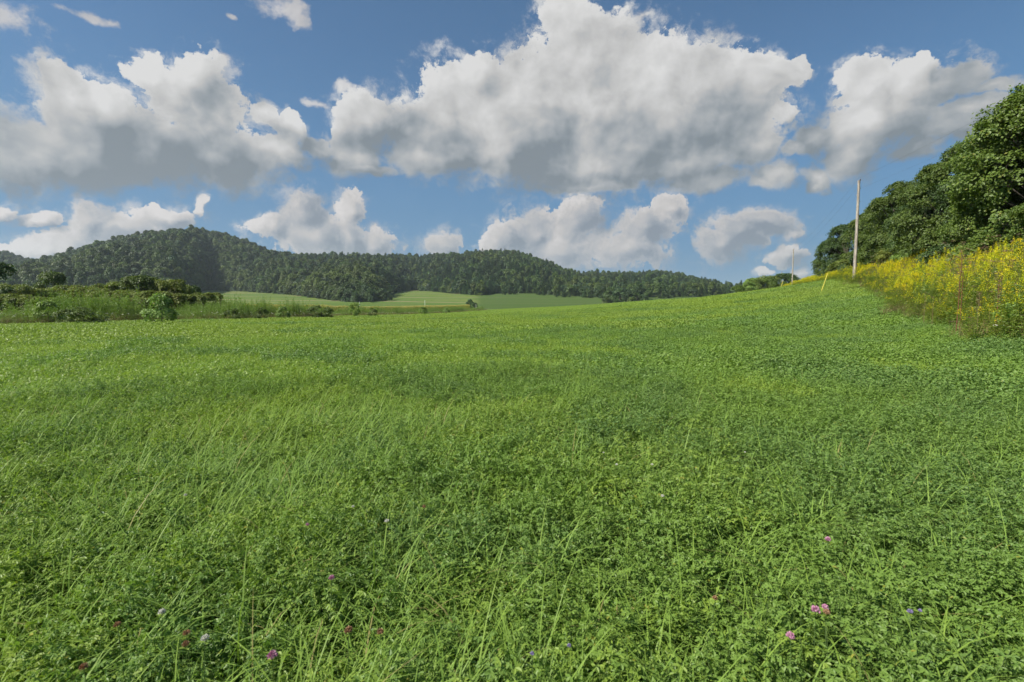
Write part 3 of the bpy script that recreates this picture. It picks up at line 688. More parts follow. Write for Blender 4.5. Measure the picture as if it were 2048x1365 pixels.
# olive shrubs beyond the left edge of the field
OL = [tree_meshes(921, 5, 2.4, .1, M['olive'], 24, 420, 60, .17, .45, .06, basew=.8), tree_meshes(922, 5, 2.8, .1, M['olive'], 24, 420, 60, .17, .45, .06, basew=.8),
      tree_meshes(923, 5, 2.2, .1, M['tree_a'], 24, 420, 60, .17, .45, .06, basew=.8), tree_meshes(924, 5, 2.0, .1, M['tree_c'], 12, 200, 55, .17, .45, .06, basew=.8)]
LS = [(-22,545,70,3,1.2,'darkest tree of the left shrub belt, cut by the left edge'),(30,582,82,1,1.1,'low olive shrub second from the left edge'),(62,592,72,1,1.1,'brownish low shrub near the left edge'),
 (98,560,92,2,.9,'taller green tree standing in the left shrub belt'),(118,590,76,0,1.3,'wide olive shrub under the taller left tree'),(150,584,90,1,1.1,'olive shrub right of the taller left tree'),
 (182,588,80,0,1.1,'rounded olive shrub, one third along the belt'),(215,581,86,1,1.0,'olive shrub with reddish tips in the middle of the belt'),(243,577,94,0,1.0,'grey olive shrub left of the dark green tree'),
 (283,568,84,2,1.3,'largest green tree of the left shrub belt'),(310,577,90,2,1.0,'green tree joined to the right of the largest one'),(338,573,84,0,1.0,'yellowish olive shrub with upright twigs'),
 (362,582,90,1,.9,'olive shrub third from the right end of the belt'),(384,583,96,3,.8,'small dark green tree near the right end of the belt'),(412,596,88,1,1.0,'rightmost olive shrub beside the far field'),
 (395,600,80,0,1.0,'low olive shrub in front of the small dark tree'),(255,596,74,1,1.2,'low olive shrub before the middle of the belt'),(160,598,70,1,1.2,'low brownish shrub before the left part of the belt'),(20,600,66,0,1.3,'low olive shrub in the left corner of the belt')]
FL_ = [(5,590,100,0,'low shrub behind the darkest left tree'),(45,588,104,1,'low shrub between the two leftmost olive shrubs'),(80,586,98,0,'low shrub just left of the taller green tree'),(132,588,104,2,'greener low shrub just right of the taller green tree'),
 (200,590,100,1,'low shrub behind the reddish tipped one'),(230,592,78,0,'low shrub before the grey olive shrub'),(268,590,100,1,'low shrub behind the largest green tree'),(300,594,76,0,'low shrub at the right foot of the largest green tree'),
 (330,592,102,1,'low shrub behind the upright twigs'),(350,598,78,0,'low shrub at the right foot of the upright twigs'),(372,596,100,0,'low shrub left of the small dark green tree'),(60,606,64,1,'nearest low shrub at the left end, behind the weeds'),
 (110,606,62,0,'nearest low shrub below the taller green tree'),(190,606,64,1,'nearest low shrub below the middle of the belt'),(285,606,66,0,'nearest low shrub below the largest green tree')]
for u_, v_, y_, k_, l_ in FL_: LS.append((u_, v_, y_, k_, 1.5, 'olive '+l_))
for u, v, yy, k, ws, lab in LS:
    p = pix(u, v, yy); g0 = gz(p[0], yy); hh = p[2]-g0+.3
    place_tree('shrub', OL[k], p[0], yy, hh/5*(1.3 if v > 583 else .95)*ws, hh/5*1.15, u*.7, lab, 'shrub', 'olive shrubs beyond the left edge of the field')
# mid-distance trees: clump right of the far field, lone tree, clump at the forest foot
DT = [tree_meshes(931, 10, 4.6, .1, M['forest_dark'], 16, 190, 40, .42, .8, .2), tree_meshes(932, 10, 5.0, .1, M['forest'], 16, 190, 40, .42, .8, .2), tree_meshes(933, 10, 4.4, .1, M['tree_c'], 16, 190, 40, .42, .8, .2)]
CL = [(1206,574,560,0),(1222,575,540,2),(1240,578,530,0),(1258,582,520,0),(1274,587,515,2),(1290,593,505,0),(1302,599,500,0),(1232,592,500,2),(1215,597,505,1),(1262,597,490,1)]
CN = ['left end','second from left','third from the left','fourth from left, broad','fifth from the left','second from right','right end, lowest','low in front','front left','front middle, low']
for i, (u, v, yy, k) in enumerate(CL):
    p = pix(u, v, yy); g0 = gz(p[0], yy); hh = max(p[2]-g0, 3)+.5
    place_tree('dark_tree', DT[k], p[0], yy, max(hh/10, .8)*1.0, hh/10, i*1.3, 'dark tree in the clump right of the far field, '+CN[i], 'tree', 'dark clump of trees right of the far field')
for i, (u, v, yy, k, lab) in enumerate([(940,599,300,0,'lone dark tree standing in the far field, left and larger of two'),(950,606,296,0,'small dark bush leaning against the lone tree in the far field')]):
    p = pix(u, v, yy); g0 = gz(p[0], yy); hh = p[2]-g0
    place_tree('dark_tree', DT[k], p[0], yy, hh/10*.85, hh/10, i*2, lab, 'tree')
DN = ['left end of the clump between the two far fields','second in the clump between the far fields','third and tall in the clump between the far fields','fourth in the clump between the far fields','fifth in the clump between the far fields','right end of the clump by the notch of the far field','low front left of the clump between the far fields','low front right of the clump between the far fields','middle of three round trees above the right far field','left of three round trees above the right far field','right of three round trees above the right far field']
for i, (u, v, yy, k) in enumerate([(698,590,590,0),(715,584,600,2),(732,582,590,0),(748,579,600,0),(764,577,600,0),(778,580,620,2),(710,596,570,2),(742,592,570,0),(1018,571,760,0),(1008,577,740,2),(1030,577,760,0)]):
    p = pix(u, v, yy); g0 = gz(p[0], yy); hh = max(p[2]-g0, 7)
    place_tree('dark_tree', DT[k], p[0], yy, hh/10*1.1, hh/10, i*1.7, 'dark tree, '+DN[i], 'tree', 'dark trees jutting from the forest foot')

# forest on the hills: one mass
def crown_only(seed, H, R, z0, mats, nl, cl, lv, ls, cs, flat=.9):
    rng = np.random.default_rng(seed); Q, lc, lr = crown_arrays(rng, H, R, z0, nl, cl, lv, ls, cs, flat); b = MB(); b.add(Q, D4, 0)
    b.tube([[0,0,-2],[0,0,H*.7]], [.3,.1], 1, 5, False); return b.mesh('forest crown', mats)
def conifer(seed, mats):
    rng = np.random.default_rng(seed); n = 900; t = rng.random(n)**.7; z = 14*(1-t*.92); r_ = 2.9*t**.8*(.55+.5*rng.random(n)); a = rng.random(n)*6.28
    p = np.stack([r_*np.cos(a), r_*np.sin(a), z], 1); d = nrm(np.stack([np.cos(a), np.sin(a), -.25+0*a], 1)); b = MB(); b.add(diamonds(p, d, nrm(np.array([0,0,1.])+rng.normal(size=(n,3))*.3), 1.1, .7), D4, 0)
    b.tube([[0,0,-1],[0,0,13]], [.25,.05], 1, 5, False); return b.mesh('forest conifer', mats)
fsrc = [crown_only(941, 12, 5.2, 1, [M['forest'], M['bark']], 11, 260, 10, .85, 1.5, .95), crown_only(942, 13, 4.6, 1, [M['forest'], M['bark']], 10, 240, 10, .8, 1.4, .95),
        crown_only(943, 11, 5.6, 1, [M['forest_dark'], M['bark']], 12, 260, 10, .85, 1.5, .95), crown_only(944, 14, 4.2, 1, [M['forest'], M['bark']], 9, 220, 10, .8, 1.4, .95),
        conifer(945, [M['forest_dark'], M['bark']])]
FP, FR, FS, FI = [], [], [], []
def forest_fill(key, n, s0, s1, amin, amax, seed, sc=1.0):
    H, a0, a1 = HILLS[key]; rng = np.random.default_rng(seed)
    a = rng.uniform(max(a0, amin), min(a1, amax), n); s = s0+(s1-s0)*rng.random(n)
    x, y, z = H(a, s); k = np.ones(n, bool)
    zg = far_h(x, y); k &= (z > zg-3)
    x, y, z, a, s = x[k], y[k], z[k], a[k], s[k]; m = len(x)
    FP.append(np.stack([x, y, z-1], 1)); FR.append(np.stack([0*x, 0*x, rng.random(m)*6.28], 1))
    sz = (.55+.85*rng.random(m)**1.6)*sc; FS.append(np.stack([sz, sz, sz*(.85+.35*rng.random(m))], 1))
    con = fbm(x/160, y/160, 55, 3)+(.18*sstep(.35, 0, s))
    FI.append(np.where((con > .62) & (rng.random(m) < .6), 4, np.where(rng.random(m) < .22, 2, rng.choice([0, 1, 3], m))))
forest_fill('a', 17000, .0, 1.06, -1.02, 1.2, 1, 1.22)
forest_fill('a', 2600, .0, .035, -1.02, 1.2, 4, .95)
forest_fill('b', 15000, .02, 1.05, .05, 1.0, 2, 1.05)
forest_fill('c', 5500, .02, 1.05, -1.05, -.3, 3, 1.2)
scatter('forest', fsrc, np.concatenate(FP), np.concatenate(FR), np.concatenate(FS), np.concatenate(FI), 'dense dark green forest covering the hills along the horizon', 'forest')

# ------------------------------------------------------------------ bank of goldenrod on the right
GM = [M['goldleaf'], M['gold'], M['dry'], M['mauve'], M['weed'], M['white_fl']]
def weed_tile(seed, R, ns, hmin, hmax, leaf_i, nl, ll, lw, stem_i=0, plume=0.0, plume_i=1, heads=0.0, head_i=3, dead=0.0, tall=0, petals=60, psz=.028, stemw=.006):
    rng = np.random.default_rng(seed); b = MB()
    th = rng.random(ns)*6.283; rd = R*np.sqrt(rng.random(ns)); base = np.stack([rd*np.cos(th), rd*np.sin(th), np.full(ns, -.25)], 1)
    H_ = hmin+(hmax-hmin)*rng.random(ns); lean = rng.normal(size=(ns, 2))*.10
    top = np.stack([base[:,0]+lean[:,0]*H_, base[:,1]+lean[:,1]*H_, H_], 1)
    for ax in (np.array([1, 0, 0]), np.array([0, 1, 0])):
        o = ax*stemw/2; b.add(np.stack([base-o, base+o, top+o*.5, top-o*.5], 1), D4, stem_i)
    si = np.repeat(np.arange(ns), nl); n = len(si); k = .12+.86*rng.random(n)**.8
    p = base[si]*(1-k)[:,None]+top[si]*k[:,None]; a = rng.random(n)*6.283
    d = nrm(np.stack([np.cos(a), np.sin(a), rng.normal(size=n)*.3+.15], 1)); up_ = nrm(np.array([0, 0, 1.])+rng.normal(size=(n, 3))*.35)
    mi = np.where(rng.random(n) < dead, 2, leaf_i); L = ll*(.6+.8*rng.random(n))*(1.15-.5*k); V = hexleaf(p, d, nrm(up_-d*np.sum(up_*d, 1)[:,None]), L, L*lw)
    for q in np.unique(mi): b.add(V[mi == q], H6, int(q))
    if plume > 0:
        fi = np.where(rng.random(ns) < plume)[0]; m = len(fi)*petals; ci = np.repeat(fi, petals)
        t = rng.random(m)**.8; ph = .24+.10*rng.random(ns); nb_ = rng.integers(0, 6, m)*1.047+ci; rad = .13*t*(.3+.9*rng.random(m))
        c = top[ci]+np.stack([np.cos(nb_)*rad, np.sin(nb_)*rad, .05-ph[ci]*t+rad*.35], 1)+rng.normal(size=(m, 3))*.012
        nn = nrm(rng.normal(size=(m, 3))*.6+np.array([0, 0, 1.])); dd = nrm(np.cross(nn, rand_unit(m, rng))); b.add(diamonds(c, dd, nn, psz, psz*.75), D4, plume_i)
    if heads > 0:
        fi = np.where(rng.random(ns) < heads)[0]; m = len(fi)*45; ci = np.repeat(fi, 45); a = rng.random(m)*6.283; r_ = .11*np.sqrt(rng.random(m))
        c = top[ci]+np.stack([np.cos(a)*r_, np.sin(a)*r_, .03-r_*.25+rng.normal(size=m)*.012], 1); nn = nrm(rng.normal(size=(m, 3))*.5+np.array([0, 0, 1.]))
        b.add(diamonds(c, nrm(np.cross(nn, rand_unit(m, rng))), nn, .024, .02), D4, head_i)
    if tall: add_grass(b, rng, R, tall, 5, (.7, 1.3), (.004, .008), 2, seg=4, spread=.05)
    return b.mesh('bank growth', GM)
bank_src = [weed_tile(1001, .75, 34, 1.1, 1.55, 0, 34, .10, .2, plume=.8, petals=95, psz=.030), weed_tile(1002, .75, 34, 1.0, 1.5, 0, 34, .10, .2, plume=.6, petals=90, psz=.030),
            weed_tile(1003, .75, 34, .9, 1.35, 0, 34, .11, .22, plume=.22), weed_tile(1004, .75, 36, .7, 1.2, 0, 22, .08, .22, stem_i=2, heads=.4, dead=.45, tall=26),
            weed_tile(1005, .75, 30, .8, 1.6, 0, 22, .09, .25, stem_i=2, heads=.75, dead=.35, tall=10, stemw=.008), weed_tile(1006, .75, 26, .7, 1.2, 4, 26, .12, .55),
            weed_tile(1007, .7, 24, .35, .75, 0, 14, .07, .25, stem_i=2, heads=.10, head_i=5, dead=.35, tall=34)]
rng = np.random.default_rng(66)
def bank_points(step, y0, y1, e0, e1):
    gx, gy = np.meshgrid(np.arange(0, 150, step), np.arange(y0, y1, step)); gx = gx.ravel()+rng.uniform(-.35, .35, gx.size)*step; gy = gy.ravel()+rng.uniform(-.35, .35, gy.size)*step
    e = in_poly_side(gx, gy, EDGE)+(fbm(gx/2.4, gy/2.4, 71, 2)-.5)*1.8; k = (e > e0) & (e < e1) & in_view(gx, gy, 16)
    return gx[k], gy[k], e[k]
x1, y1, e1 = bank_points(.72, -3, 62, 0, 10.5); x2, y2, e2 = bank_points(1.1, 62, 235, 0, 6)
x = np.r_[x1, x2]; y = np.r_[y1, y2]; e = np.r_[e1, e2]; n = len(x); q = rng.random(n); nz = fbm(x/3.5, y/3.5, 91, 3); close = sstep(27, 15, y)
cl = fbm(x/2.2, y/3.0, 131, 2); gold = (e > 1.0) & (e < 7.5) & (q > .16+.60*close+.70*(cl < .54))
idx = np.where(gold, rng.integers(0, 2, n), np.where(q < .42, 2, np.where(q < .42+.30*close+.08, 4, 5)))
front = e < 1.0+.9*close
idx = np.where(front & (q < .32), 3, np.where(front & (q < .85), 2, idx)); idx = np.where((e < .5), np.where(q < .30, 6, np.where(q < .6, 3, 2)), idx)
idx = np.where((close > .5) & (idx == 0) & (rng.random(n) < .4), 4, idx)
idx = np.where(y > 62, np.where(e < .8, 2, np.where((cl > .47) & (q < .8), rng.integers(0, 2, n), 2)), idx)
hs = (.85+.75*nz)*np.interp(y, [10, 30, 60], [1.25, 1.12, 1.0])*np.where(e < .6, .7, 1.0)*np.where(y > 62, .8, 1.0); hs = hs*(.78+.44*rng.random(n))*np.interp(e, [0, 3.0], [.62, 1.05]); s = .95+.25*rng.random(n)
scatter('goldenrod', bank_src, np.stack([x, y, ground_h(x, y)], 1), np.stack([0*x, 0*x, rng.random(n)*6.28], 1), np.stack([s, s, hs*1.12], 1), idx,
        'bank of yellow flowering goldenrod with brown dry stalks along the right side of the field', 'goldenrod')

# ------------------------------------------------------------------ weeds and corn beyond the left edge
WMATS = GM
weed_src = [weed_tile(1101, 1.0, 26, .8, 1.5, 4, 40, .13, .4), weed_tile(1102, 1.0, 22, .5, 1.0, 4, 30, .12, .5), weed_tile(1103, 1.0, 30, .4, .9, 4, 20, .09, .3, dead=.3, tall=30, heads=.05, head_i=5),
            weed_tile(1104, 1.0, 20, 1.2, 2.0, 4, 60, .14, .38)]
gx, gy = np.meshgrid(np.arange(-150, 10, 1.25), np.arange(8, 200, 1.25)); gx = gx.ravel()+rng.uniform(-.4, .4, gx.size); gy = gy.ravel()+rng.uniform(-.4, .4, gy.size)
dl = in_poly_side(gx, gy, LEFT)+(fbm(gx/4, gy/4, 13, 2)-.5)*2.0; k = (dl < .3) & (dl > -9) & in_view(gx, gy, 4); x, y, dl = gx[k], gy[k], dl[k]; n = len(x); nz = fbm(x/5, y/5, 15, 3); q = rng.random(n)
idx = np.where(dl > -1.2, 2, np.where(nz > .60, 3, np.where(nz > .48, 0, 1))); hs = (1.15+.9*nz)*(.8+.5*rng.random(n))*np.interp(y, [40, 60, 100, 200], [1, .95, .75, .55]); s = 1+.25*rng.random(n)
scatter('tall_weeds', weed_src, np.stack([x, y, ground_h(x, y)], 1), np.stack([0*x, 0*x, q*6.28], 1), np.stack([s, s, hs], 1), idx, 'belt of tall leafy weeds beyond the left edge of the field', 'weeds')
WP = [tree_meshes(951, 2, 1.2, .02, M['weed'], 10, 90, 40, .13, .30, .03, flat=1.1), tree_meshes(952, 2, 1.3, .02, M['tree_a'], 10, 90, 40, .12, .30, .03, flat=.9)]
for u, v, yy, k, ws, lab in [(322,597,47,0,1.0,'tallest pale green leafy weed clump in the left belt'),(165,618,46,1,1.9,'broad dark leafy weed clump left of the tall pale one'),(95,608,47,0,1.0,'upright weed clump near the left end of the belt'),
      (520,618,68,1,.9,'small round weed clump at the field edge, left of the wide brown one'),(566,617,70,0,1.0,'round green weed clump at the field edge before the corn'),(643,614,76,1,1.7,'wide weed clump with brown patches before the corn'),
      (709,610,90,0,.8,'upright clump with a thin tip right of the wide one'),(745,618,98,1,.9,'low dark clump before the right part of the corn'),(845,616,130,0,1.1,'clump near the right end of the corn'),(893,617,160,0,1.2,'last clump of the row towards the lone tree'),
      (465,620,64,1,1.0,'low clump at the left end of the corn')]:
    p = pix(u, v, yy); g0 = gz(p[0], yy); hh = max(p[2]-g0, .7)*1.1
    place_tree('weed_clump', WP[k], p[0], yy, max(hh/2*ws, .45), hh/2, u, lab, 'weeds', 'weed clumps along the left edge of the field')
def corn_mesh(seed):
    rng = np.random.default_rng(seed); b = MB(); ns = 10
    for i in range(ns):
        x0 = (i-ns/2)*.2+rng.normal()*.02; y0 = rng.normal()*.03; H_ = 2.0+.25*rng.random()
        b.tube([[x0, y0, -.1], [x0, y0, H_]], [.014, .008], 0, 4, False)
        m = 11; zz = np.linspace(.3, H_-.1, m); base = np.stack([np.full(m, x0), np.full(m, y0), zz], 1); a = np.arange(m)*math.pi+rng.normal(size=m)*.5+rng.random()
        b.add(blades(base, a, np.full(m, .75)*(.8+.3*rng.random(m)), np.full(m, .075), 1.2+.9*rng.random(m), np.full(m, .55), 4, rng), BP(4), 0)
        t = 9; b.add(blades(np.tile([x0, y0, H_-.02], (t, 1)), rng.random(t)*6.28, np.full(t, .26), np.full(t, .022), rng.random(t), rng.random(t)*.4, 2, rng), BP(2), 1)
    return b.mesh('corn row piece', [M['corn'], M['tassel']])
gx, gy = np.meshgrid(np.arange(-110, 30, 2.0), np.arange(92, 290, .9)); gx = gx.ravel()+rng.uniform(-.3, .3, gx.size); gy = gy.ravel()+rng.uniform(-.05, .05, gy.size)
dl = in_poly_side(gx, gy, LEFT); k = (dl < -9.5) & (dl > -60) & in_view(gx, gy, -2) & (gx/gy > -.62+.0*gy) & (gx/gy < -.085); x, y = gx[k], gy[k]; n = len(x)
k2 = (y < 118) | (rng.random(n) < .55); x, y = x[k2], y[k2]; n = len(x)
scatter('corn', [corn_mesh(5), corn_mesh(6)], np.stack([x, y, ground_h(x, y)], 1), np.stack([0*x, 0*x, rng.normal(size=n)*.05], 1), np.stack([np.ones(n), np.ones(n), .92+.16*rng.random(n)], 1), rng.integers(0, 2, n),
        'field of tasselled corn beyond the weeds on the left', 'corn')

# ------------------------------------------------------------------ utility poles, wires, guys
def wood_mat():
    m, n = mat_new('weathered pole wood')
    t = n.node('ShaderNodeTexCoord'); v = n.vmath('MULTIPLY', t.outputs['Object'], (14, 14, .55))
    c = n.mix(n.ramp(n.noise(v, 1.6, 7, .65), .36, .62), (.17,.14,.11,1), (.48,.43,.36,1))
    sp = n.node('ShaderNodeSeparateXYZ'); n.l.new(t.outputs['Object'], sp.inputs[0])
    c = n.mix(n.ramp(n.noise(n.vmath('MULTIPLY', t.outputs['Object'], (6, 6, 1.2)), 2.0, 5, .6), .55, .68, 0, .6), c, (.10,.075,.055,1))
    p = n.node('ShaderNodeBsdfPrincipled'); n.l.new(c, p.inputs['Base Color']); p.inputs['Roughness'].default_value = .9
    bp = n.node('ShaderNodeBump'); bp.inputs['Strength'].default_value = .6; bp.inputs['Distance'].default_value = .02; n.l.new(n.noise(v, 2.5, 6, .6), bp.inputs['Height']); n.l.new(bp.outputs[0], p.inputs['Normal'])
    o = n.node('ShaderNodeOutputMaterial'); n.l.new(p.outputs[0], o.inputs[0]); return m
M['pole'] = wood_mat(); M['metal'] = simple_mat('galvanised hardware', (.30,.30,.31), (.40,.40,.41), 30, .45, .5); M['porcelain'] = simple_mat('porcelain insulator', (.10,.055,.04), rough=.2, spec=.5)
M['yellow'] = simple_mat('yellow guard', (.62,.52,.06), (.50,.44,.09), 9, .5, .3); M['pale'] = simple_mat('white post', (.70,.70,.66), rough=.6); M['wire'] = simple_mat('wire', (.09,.09,.10), rough=.5)
def pole(u, vtop, yy, r0, lab, lean=0.0):
    p = pix(u, vtop, yy); g0 = gz(p[0], yy); H_ = p[2]-g0
    root = empty('utility_pole', (p[0], yy, g0), 0, label=lab, cat='utility pole', group='wooden utility poles along the bank')
    root.rotation_euler[1] = lean
    b = MB(); zz = np.linspace(-.8, H_-.25, 14); wob = np.stack([np.sin(zz*.35)*.015, np.cos(zz*.3)*.015, zz], 1)
    b.tube(wob, r0*(1-.030*np.maximum(zz, 0)), 0, 16); b.build('shaft', M['pole'], root)
    h = H_-.25; rt = r0*(1-.030*h)
    b = MB(); b.tube([[rt+.02, 0, h-.35], [rt+.02, 0, h-.02]], .018, 0, 8); b.tube([[-rt-.03, 0, h-.22], [rt+.06, 0, h-.22]], .014, 0, 6)
    b.build('top_pin', M['metal'], root)
    b = MB(); zs = np.array([0, .04, .07, .12, .16, .2]); b.tube(np.stack([np.full(6, rt+.02), 0*zs, h-.03+zs], 1), np.array([.035, .065, .045, .062, .045, .028]), 0, 12); b.build('insulator', M['porcelain'], root)
    for dz, sx in ((.95, 1), (1.75, -1), (2.5, 1)):
        b = MB(); r_ = r0*(1-.030*(h-dz)); b.tube([[-r_*sx*1.1, 0, h-dz], [(r_+.13)*sx, 0, h-dz]], .013, 0, 6); b.tube([[(r_+.10)*sx, 0, h-dz-.05], [(r_+.10)*sx, 0, h-dz+.05]], [.045, .04], 0, 10); b.build('side_bolt', M['metal'], root)
    b = MB(); b.tube([[-r0*.98-.01, -.03, 0], [-r0*.80-.01, -.02, h*.55]], .012, 0, 5); b.build('ground_wire', M['metal'], root)
    return Vector((p[0], yy, g0)), H_
P1b, P1h = pole(1717.5, 357, 63.0, .205, 'nearest weathered grey wooden utility pole rising from the goldenrod', .004)
P2b, P2h = pole(1587, 497, 150.0, .19, 'second, more distant brown wooden utility pole on the field rim')
P3b, P3h = pole(1563.5, 543, 235.0, .18, 'smallest and farthest pole, half hidden by the rim bushes')
P1t = P1b+Vector((0, 0, P1h)); P2t = P2b+Vector((0, 0, P2h)); P3t = P3b+Vector((0, 0, P3h)); P0t = Vector((28, 5, 16.4))
def wire(name, a, b_, sag, r, lab, grp=None):
    t = np.linspace(0, 1, 40); A = np.array(a); B = np.array(b_); pts = A[None]*(1-t)[:,None]+B[None]*t[:,None]; pts[:,2] -= sag*4*t*(1-t)
    m = MB(); m.tube(pts, r, 0, 5); return tag(m.build(name, M['wire']), lab, 'wire', grp)
wire('power_line', P1t, P0t, .5, .0055, 'upper wire running from the nearest pole over the trees to the upper right', 'wires of the pole line')
wire('power_line', P1t-Vector((-.2, 0, 1.2)), P0t-Vector((0, 0, 1.2)), .7, .004, 'lower wire running from the nearest pole in front of the right trees', 'wires of the pole line')
wire('power_line', P2t, P1t, .9, .006, 'upper wire between the nearest and the second pole', 'wires of the pole line')
wire('power_line', P2t-Vector((0, 0, 1.2)), P1t-Vector((0.2, 0, 1.2)), 1.1, .006, 'lower wire between the nearest and the second pole', 'wires of the pole line')
wire('power_line', P3t, P2t, .8, .010, 'wire between the second pole and the farthest pole', 'wires of the pole line')
def guy(u0, v0, ptop, yy, glen, rad, mat, lab):
    q = pix(u0, v0, yy); g0 = gz(q[0], yy); base = Vector((q[0], yy, g0)); top = ptop-Vector((0, 0, 1.0)); d = (top-base).normalized()
    root = empty('guy_wire', base, 0, label=lab, cat='guy wire')
    m = MB(); L_ = (top-base).length; m.tube([list(d*0), list(d*L_*.5), list(d*L_)], .004, 0, 5); m.build('cable', M['wire'], root)
    m = MB(); m.tube([list(d*.1), list(d*(.1+glen*.5)), list(d*(.1+glen))], rad, 0, 10); m.build('guard', mat, root)
guy(1643, 566, P1t, 58.5, 2.4, .035, M['yellow'], 'leaning yellow plastic guard on a guy wire left of the nearest pole')
guy(1560, 580, P2t, 150, 2.6, .06, M['yellow'], 'small yellowish guy wire guard beside the rim bushes')
# small pale marker posts far off
for u, v0, v1, yy, lab in [(719,614,604,262,'short white marker post standing at the far side of the corn'),(1279*.2734+500,612,601,268,'thin grey post in the far field left of the lone tree'),(952,614,609,290,'pale stub post at the foot of the lone dark tree')]:
    p = pix(u, v1, yy); g0 = gz(p[0], yy); h = p[2]-g0; root = empty('marker_post', (p[0], yy, g0), 0, label=lab, cat='post', group='small posts in the far field')
    m = MB(); m.tube([[0,0,-.3],[0,0,h-.1]], .09, 0, 8); m.build('post', M['pale'], root); m = MB(); m.tube([[0,0,h-.1],[0,0,h]], [.12,.07], 0, 8); m.build('cap', M['pale'], root)

# ------------------------------------------------------------------ single stalks and flowers
def stalk(u, yy, vtop, mat, head, lab, cat='stalk', w_=.014, nb=5, lean=.02):
    p = pix(u, vtop, yy); g0 = gz(p[0], yy); H_ = p[2]-g0; r_ = np.random.default_rng(int(u))
    root = empty('dead_stalk', (p[0], yy, g0), 0, label=lab, cat=cat, group='dead stalks standing in the goldenrod bank')
    m = MB(); zz = np.linspace(-.1, H_, 7); m.tube(np.stack([lean*zz+r_.normal(size=7)*.006, r_.normal(size=7)*.006, zz], 1), w_*np.linspace(1, .45, 7), 0, 7)
    for i in range(nb):
        z = H_*(.5+.09*i); a = r_.random()*6.28; e_ = np.array([math.cos(a), math.sin(a), .9])*.22; m.tube([[lean*z, 0, z], list(np.array([lean*z, 0, z])+e_*.6), list(np.array([lean*z, 0, z])+e_)], [.006, .005, .003], 0, 5)
    m.build('stem', mat, root)
    if head:
        m = MB(); n_ = 420; z = H_*(.55+.47*r_.random(n_)); a = r_.random(n_)*6.28; rd = .085*np.sqrt(r_.random(n_)); c = np.stack([rd*np.cos(a)+lean*z, rd*np.sin(a), z], 1); nn = rand_unit(n_, r_)
        m.add(diamonds(c, nrm(np.cross(nn, rand_unit(n_, r_))), nn, .022, .018), D4, 0); m.build('dry_crown', M[head], root)
stalk(1921, 18.2, 512, M['rust'], 'mauve', 'tall rust brown dead stalk with a bushy brown top, in front of the goldenrod', w_=.020, nb=7)
stalk(1925, 18.4, 545, M['rust'], None, 'thinner rust brown stalk touching the right of the tall one', w_=.018, nb=3)
stalk(1997, 16.4, 560, M['rust'], 'mauve', 'rust brown stalk near the right edge of the photo', w_=.018, nb=6)
stalk(1850, 22.4, 590, M['dry'], None, 'pale straw coloured stalk at the left front of the dry growth', nb=2, w_=.012)
stalk(1866, 21.8, 596, M['dry'], None, 'pale straw stalk a step right of the leftmost one', nb=2, w_=.010)
stalk(1958, 17.2, 585, M['dry'], 'mauve', 'grey brown stalk between the two rust brown ones', nb=4, w_=.012)
def flower(u, v, mat, size, lab, cat='flower', grp=None, z=.40, stalk_h=.34):
    r = (u-1024)/F; up = (682.5-v)/F; d = np.array([r, CP+up*SP, -SP+up*CP]); k = (z-CAM_Z)/d[2]
    for _ in range(6):
        x, y = d[0]*k, d[1]*k; k = (gz(x, y)+z-CAM_Z)/d[2]
    x, y = d[0]*k, d[1]*k; g0 = gz(x, y); r_ = np.random.default_rng(int(u*7+v)); root = empty('clover_flower', (x, y, g0), r_.random()*6.28, label=lab, cat=cat, group=grp)
    m = MB(); m.tube([[.02, 0, 0], [.01, .004, z*.5], [0, 0, z-size*.3]], [.0016, .0014, .0012], 0, 6); m.build('stem', M['stem'], root)
    n_ = 130; q = rand_unit(n_, r_); q[:,2] = np.abs(q[:,2]+.25)-.25; c = q*np.array([1, 1, 1.05])*size*.22+np.array([0, 0, z]); dd = nrm(q+np.array([0, 0, .35])); nn = nrm(np.cross(dd, rand_unit(n_, r_)))
    m = MB(); m.add(hexleaf(c, dd, nn, size*.36*(.8+.4*r_.random(n_)), size*.13), H6, 0); m.tube([[0,0,z-size*.25],[0,0,z],[0,0,z+size*.2]], [size*.1, size*.26, size*.1], 0, 8); m.build('head', mat, root)
    m = MB(); a = np.array([0, 2.1, 4.2])+r_.random(); c = np.tile([0, 0, z-size*.5], (3, 1)); dd = nrm(np.stack([np.cos(a), np.sin(a), .1+0*a], 1)); m.add(hexleaf(c, dd, np.tile([0, 0, 1.], (3, 1)), .024, .014), H6, 0); m.build('leaf', M['clover'], root)
PK = M['pink_fl']; WH = M['white_fl']; BR = M['brown_fl']; VI = M['violet_fl']
GP, GW, GB, GV = 'pink clover blossoms in the foreground', 'white clover blossoms in the meadow', 'browned clover heads in the foreground', 'violet alfalfa blossoms in the foreground'
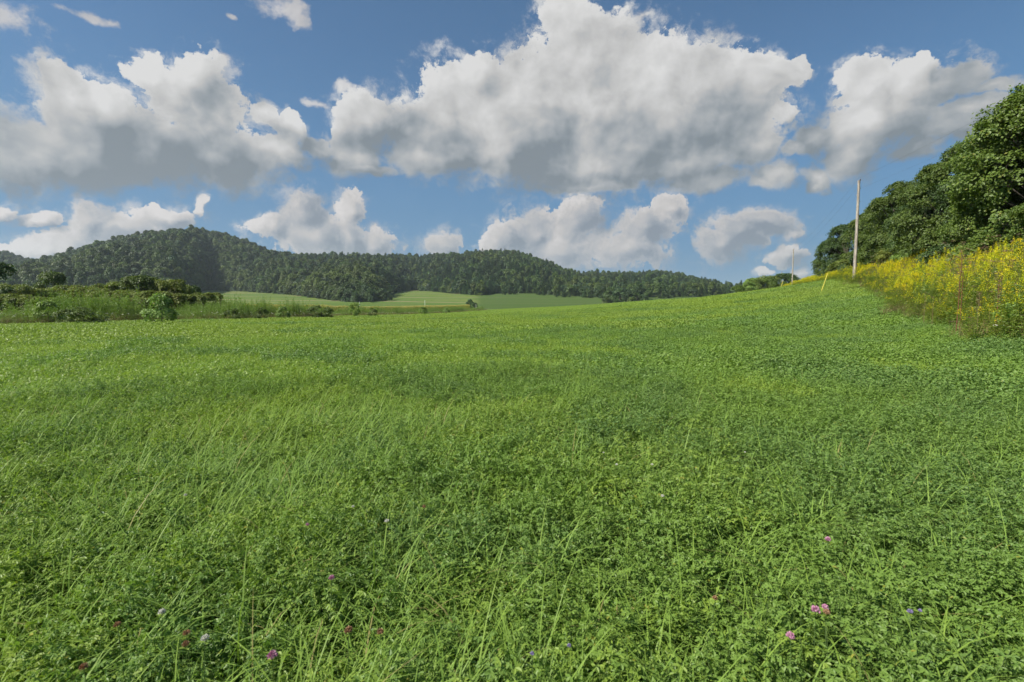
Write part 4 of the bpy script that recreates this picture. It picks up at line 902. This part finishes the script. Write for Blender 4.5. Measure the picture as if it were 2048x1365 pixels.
FL = [(1656,1080,PK,.030,'single pink clover blossom, highest of those on the right',GP),(1631,1221,PK,.034,'left blossom of the pink pair at the lower right',GP),(1650,1216,PK,.026,'right blossom of the pink pair, beside an orange browned head',GP),
 (1581,1273,PK,.030,'pink clover blossom below and left of the pink pair',GP),(545,1312,PK,.034,'pink clover blossom near the bottom edge, left of the centre',GP),(663,1157,PK,.026,'dull pink blossom left of the centre, halfway down the foreground',GP),
 (615,1050,PK,.020,'small pale pink blossom above the dull pink one',GP),(1653,1226,BR,.026,'orange browned clover head just under the pink pair',GB),
 (373,1268,BR,.026,'brown clover head, upper of two stacked at the lower left',GB),(371,1290,BR,.026,'brown clover head, lower of two stacked at the lower left',GB),(168,1335,BR,.026,'reddish brown head close to the bottom left corner',GB),
 (235,1250,BR,.024,'brown head left of the two stacked ones',GB),(697,1262,BR,.030,'brown head above the bottom edge, left of a close second one',GB),(761,1265,BR,.026,'brown head right of its close neighbour above the bottom edge',GB),
 (848,1014,BR,.022,'small reddish head near the middle of the meadow',GB),
 (1233,930,WH,.020,'tiny white blossom, left of two level ones in the middle of the meadow',GW),(1304,930,WH,.020,'tiny white blossom, right of two level ones in the middle of the meadow',GW),(1325,993,WH,.022,'white blossom right of centre, below the level two',GW),
 (1207,906,WH,.016,'smallest white blossom above the level two',GW),(324,1225,WH,.026,'white blossom at the lower left above the brown heads',GW),(371,991,WH,.020,'white blossom on the left, halfway up the meadow',GW),(410,1278,WH,.028,'white blossom right of the two stacked brown heads',GW),
 (774,1043,WH,.026,'cream white blossom left of the centre',GW),(706,1014,WH,.018,'faint white blossom upper left of the cream one',GW),(1490,905,WH,.016,'white speck blossom on the right, halfway up the meadow',GW),(960,905,WH,.015,'white speck blossom above the centre of the meadow',GW),
 (1820,1224,VI,.020,'violet blossom, left of a pair right of the pink flowers',GV),(1840,1222,VI,.015,'violet blossom, right of a pair right of the pink flowers',GV),(1064,1308,VI,.015,'violet blossom near the bottom edge in the centre',GV),(1138,1292,VI,.015,'violet blossom right of the one at the bottom centre',GV),
 (1430,1197,BR,.022,'reddish brown head between the centre and the pink pair',GB)]
for u, v, m_, sz, lab, grp in FL: flower(u, v, m_, sz*.98, lab, 'flower', grp, z=.39 if v > 960 else .35)

# ------------------------------------------------------------------ air
m, n = mat_new('haze'); pv = n.node('ShaderNodeVolumePrincipled'); pv.inputs['Color'].default_value = (.72,.82,.95,1); pv.inputs['Density'].default_value = HAZE_D; pv.inputs['Anisotropy'].default_value = .2
o = n.node('ShaderNodeOutputMaterial'); n.l.new(pv.outputs[0], o.inputs['Volume'])
zl, zh, hx = -5200.0, 420.0, 9500.0
V = np.array([[x, y, z] for z in (-8.0, 420.0) for x, y in ((-hx, -hx), (hx, -hx), (hx, hx), (-hx, hx))])
b = MB(); b.add(V[None], [[0,3,2,1],[4,5,6,7],[0,1,5,4],[1,2,6,5],[2,3,7,6],[3,0,4,7]], 0); tag(b.build('haze', m), kind='stuff', label='thin bluish summer haze over the valley', cat='haze')
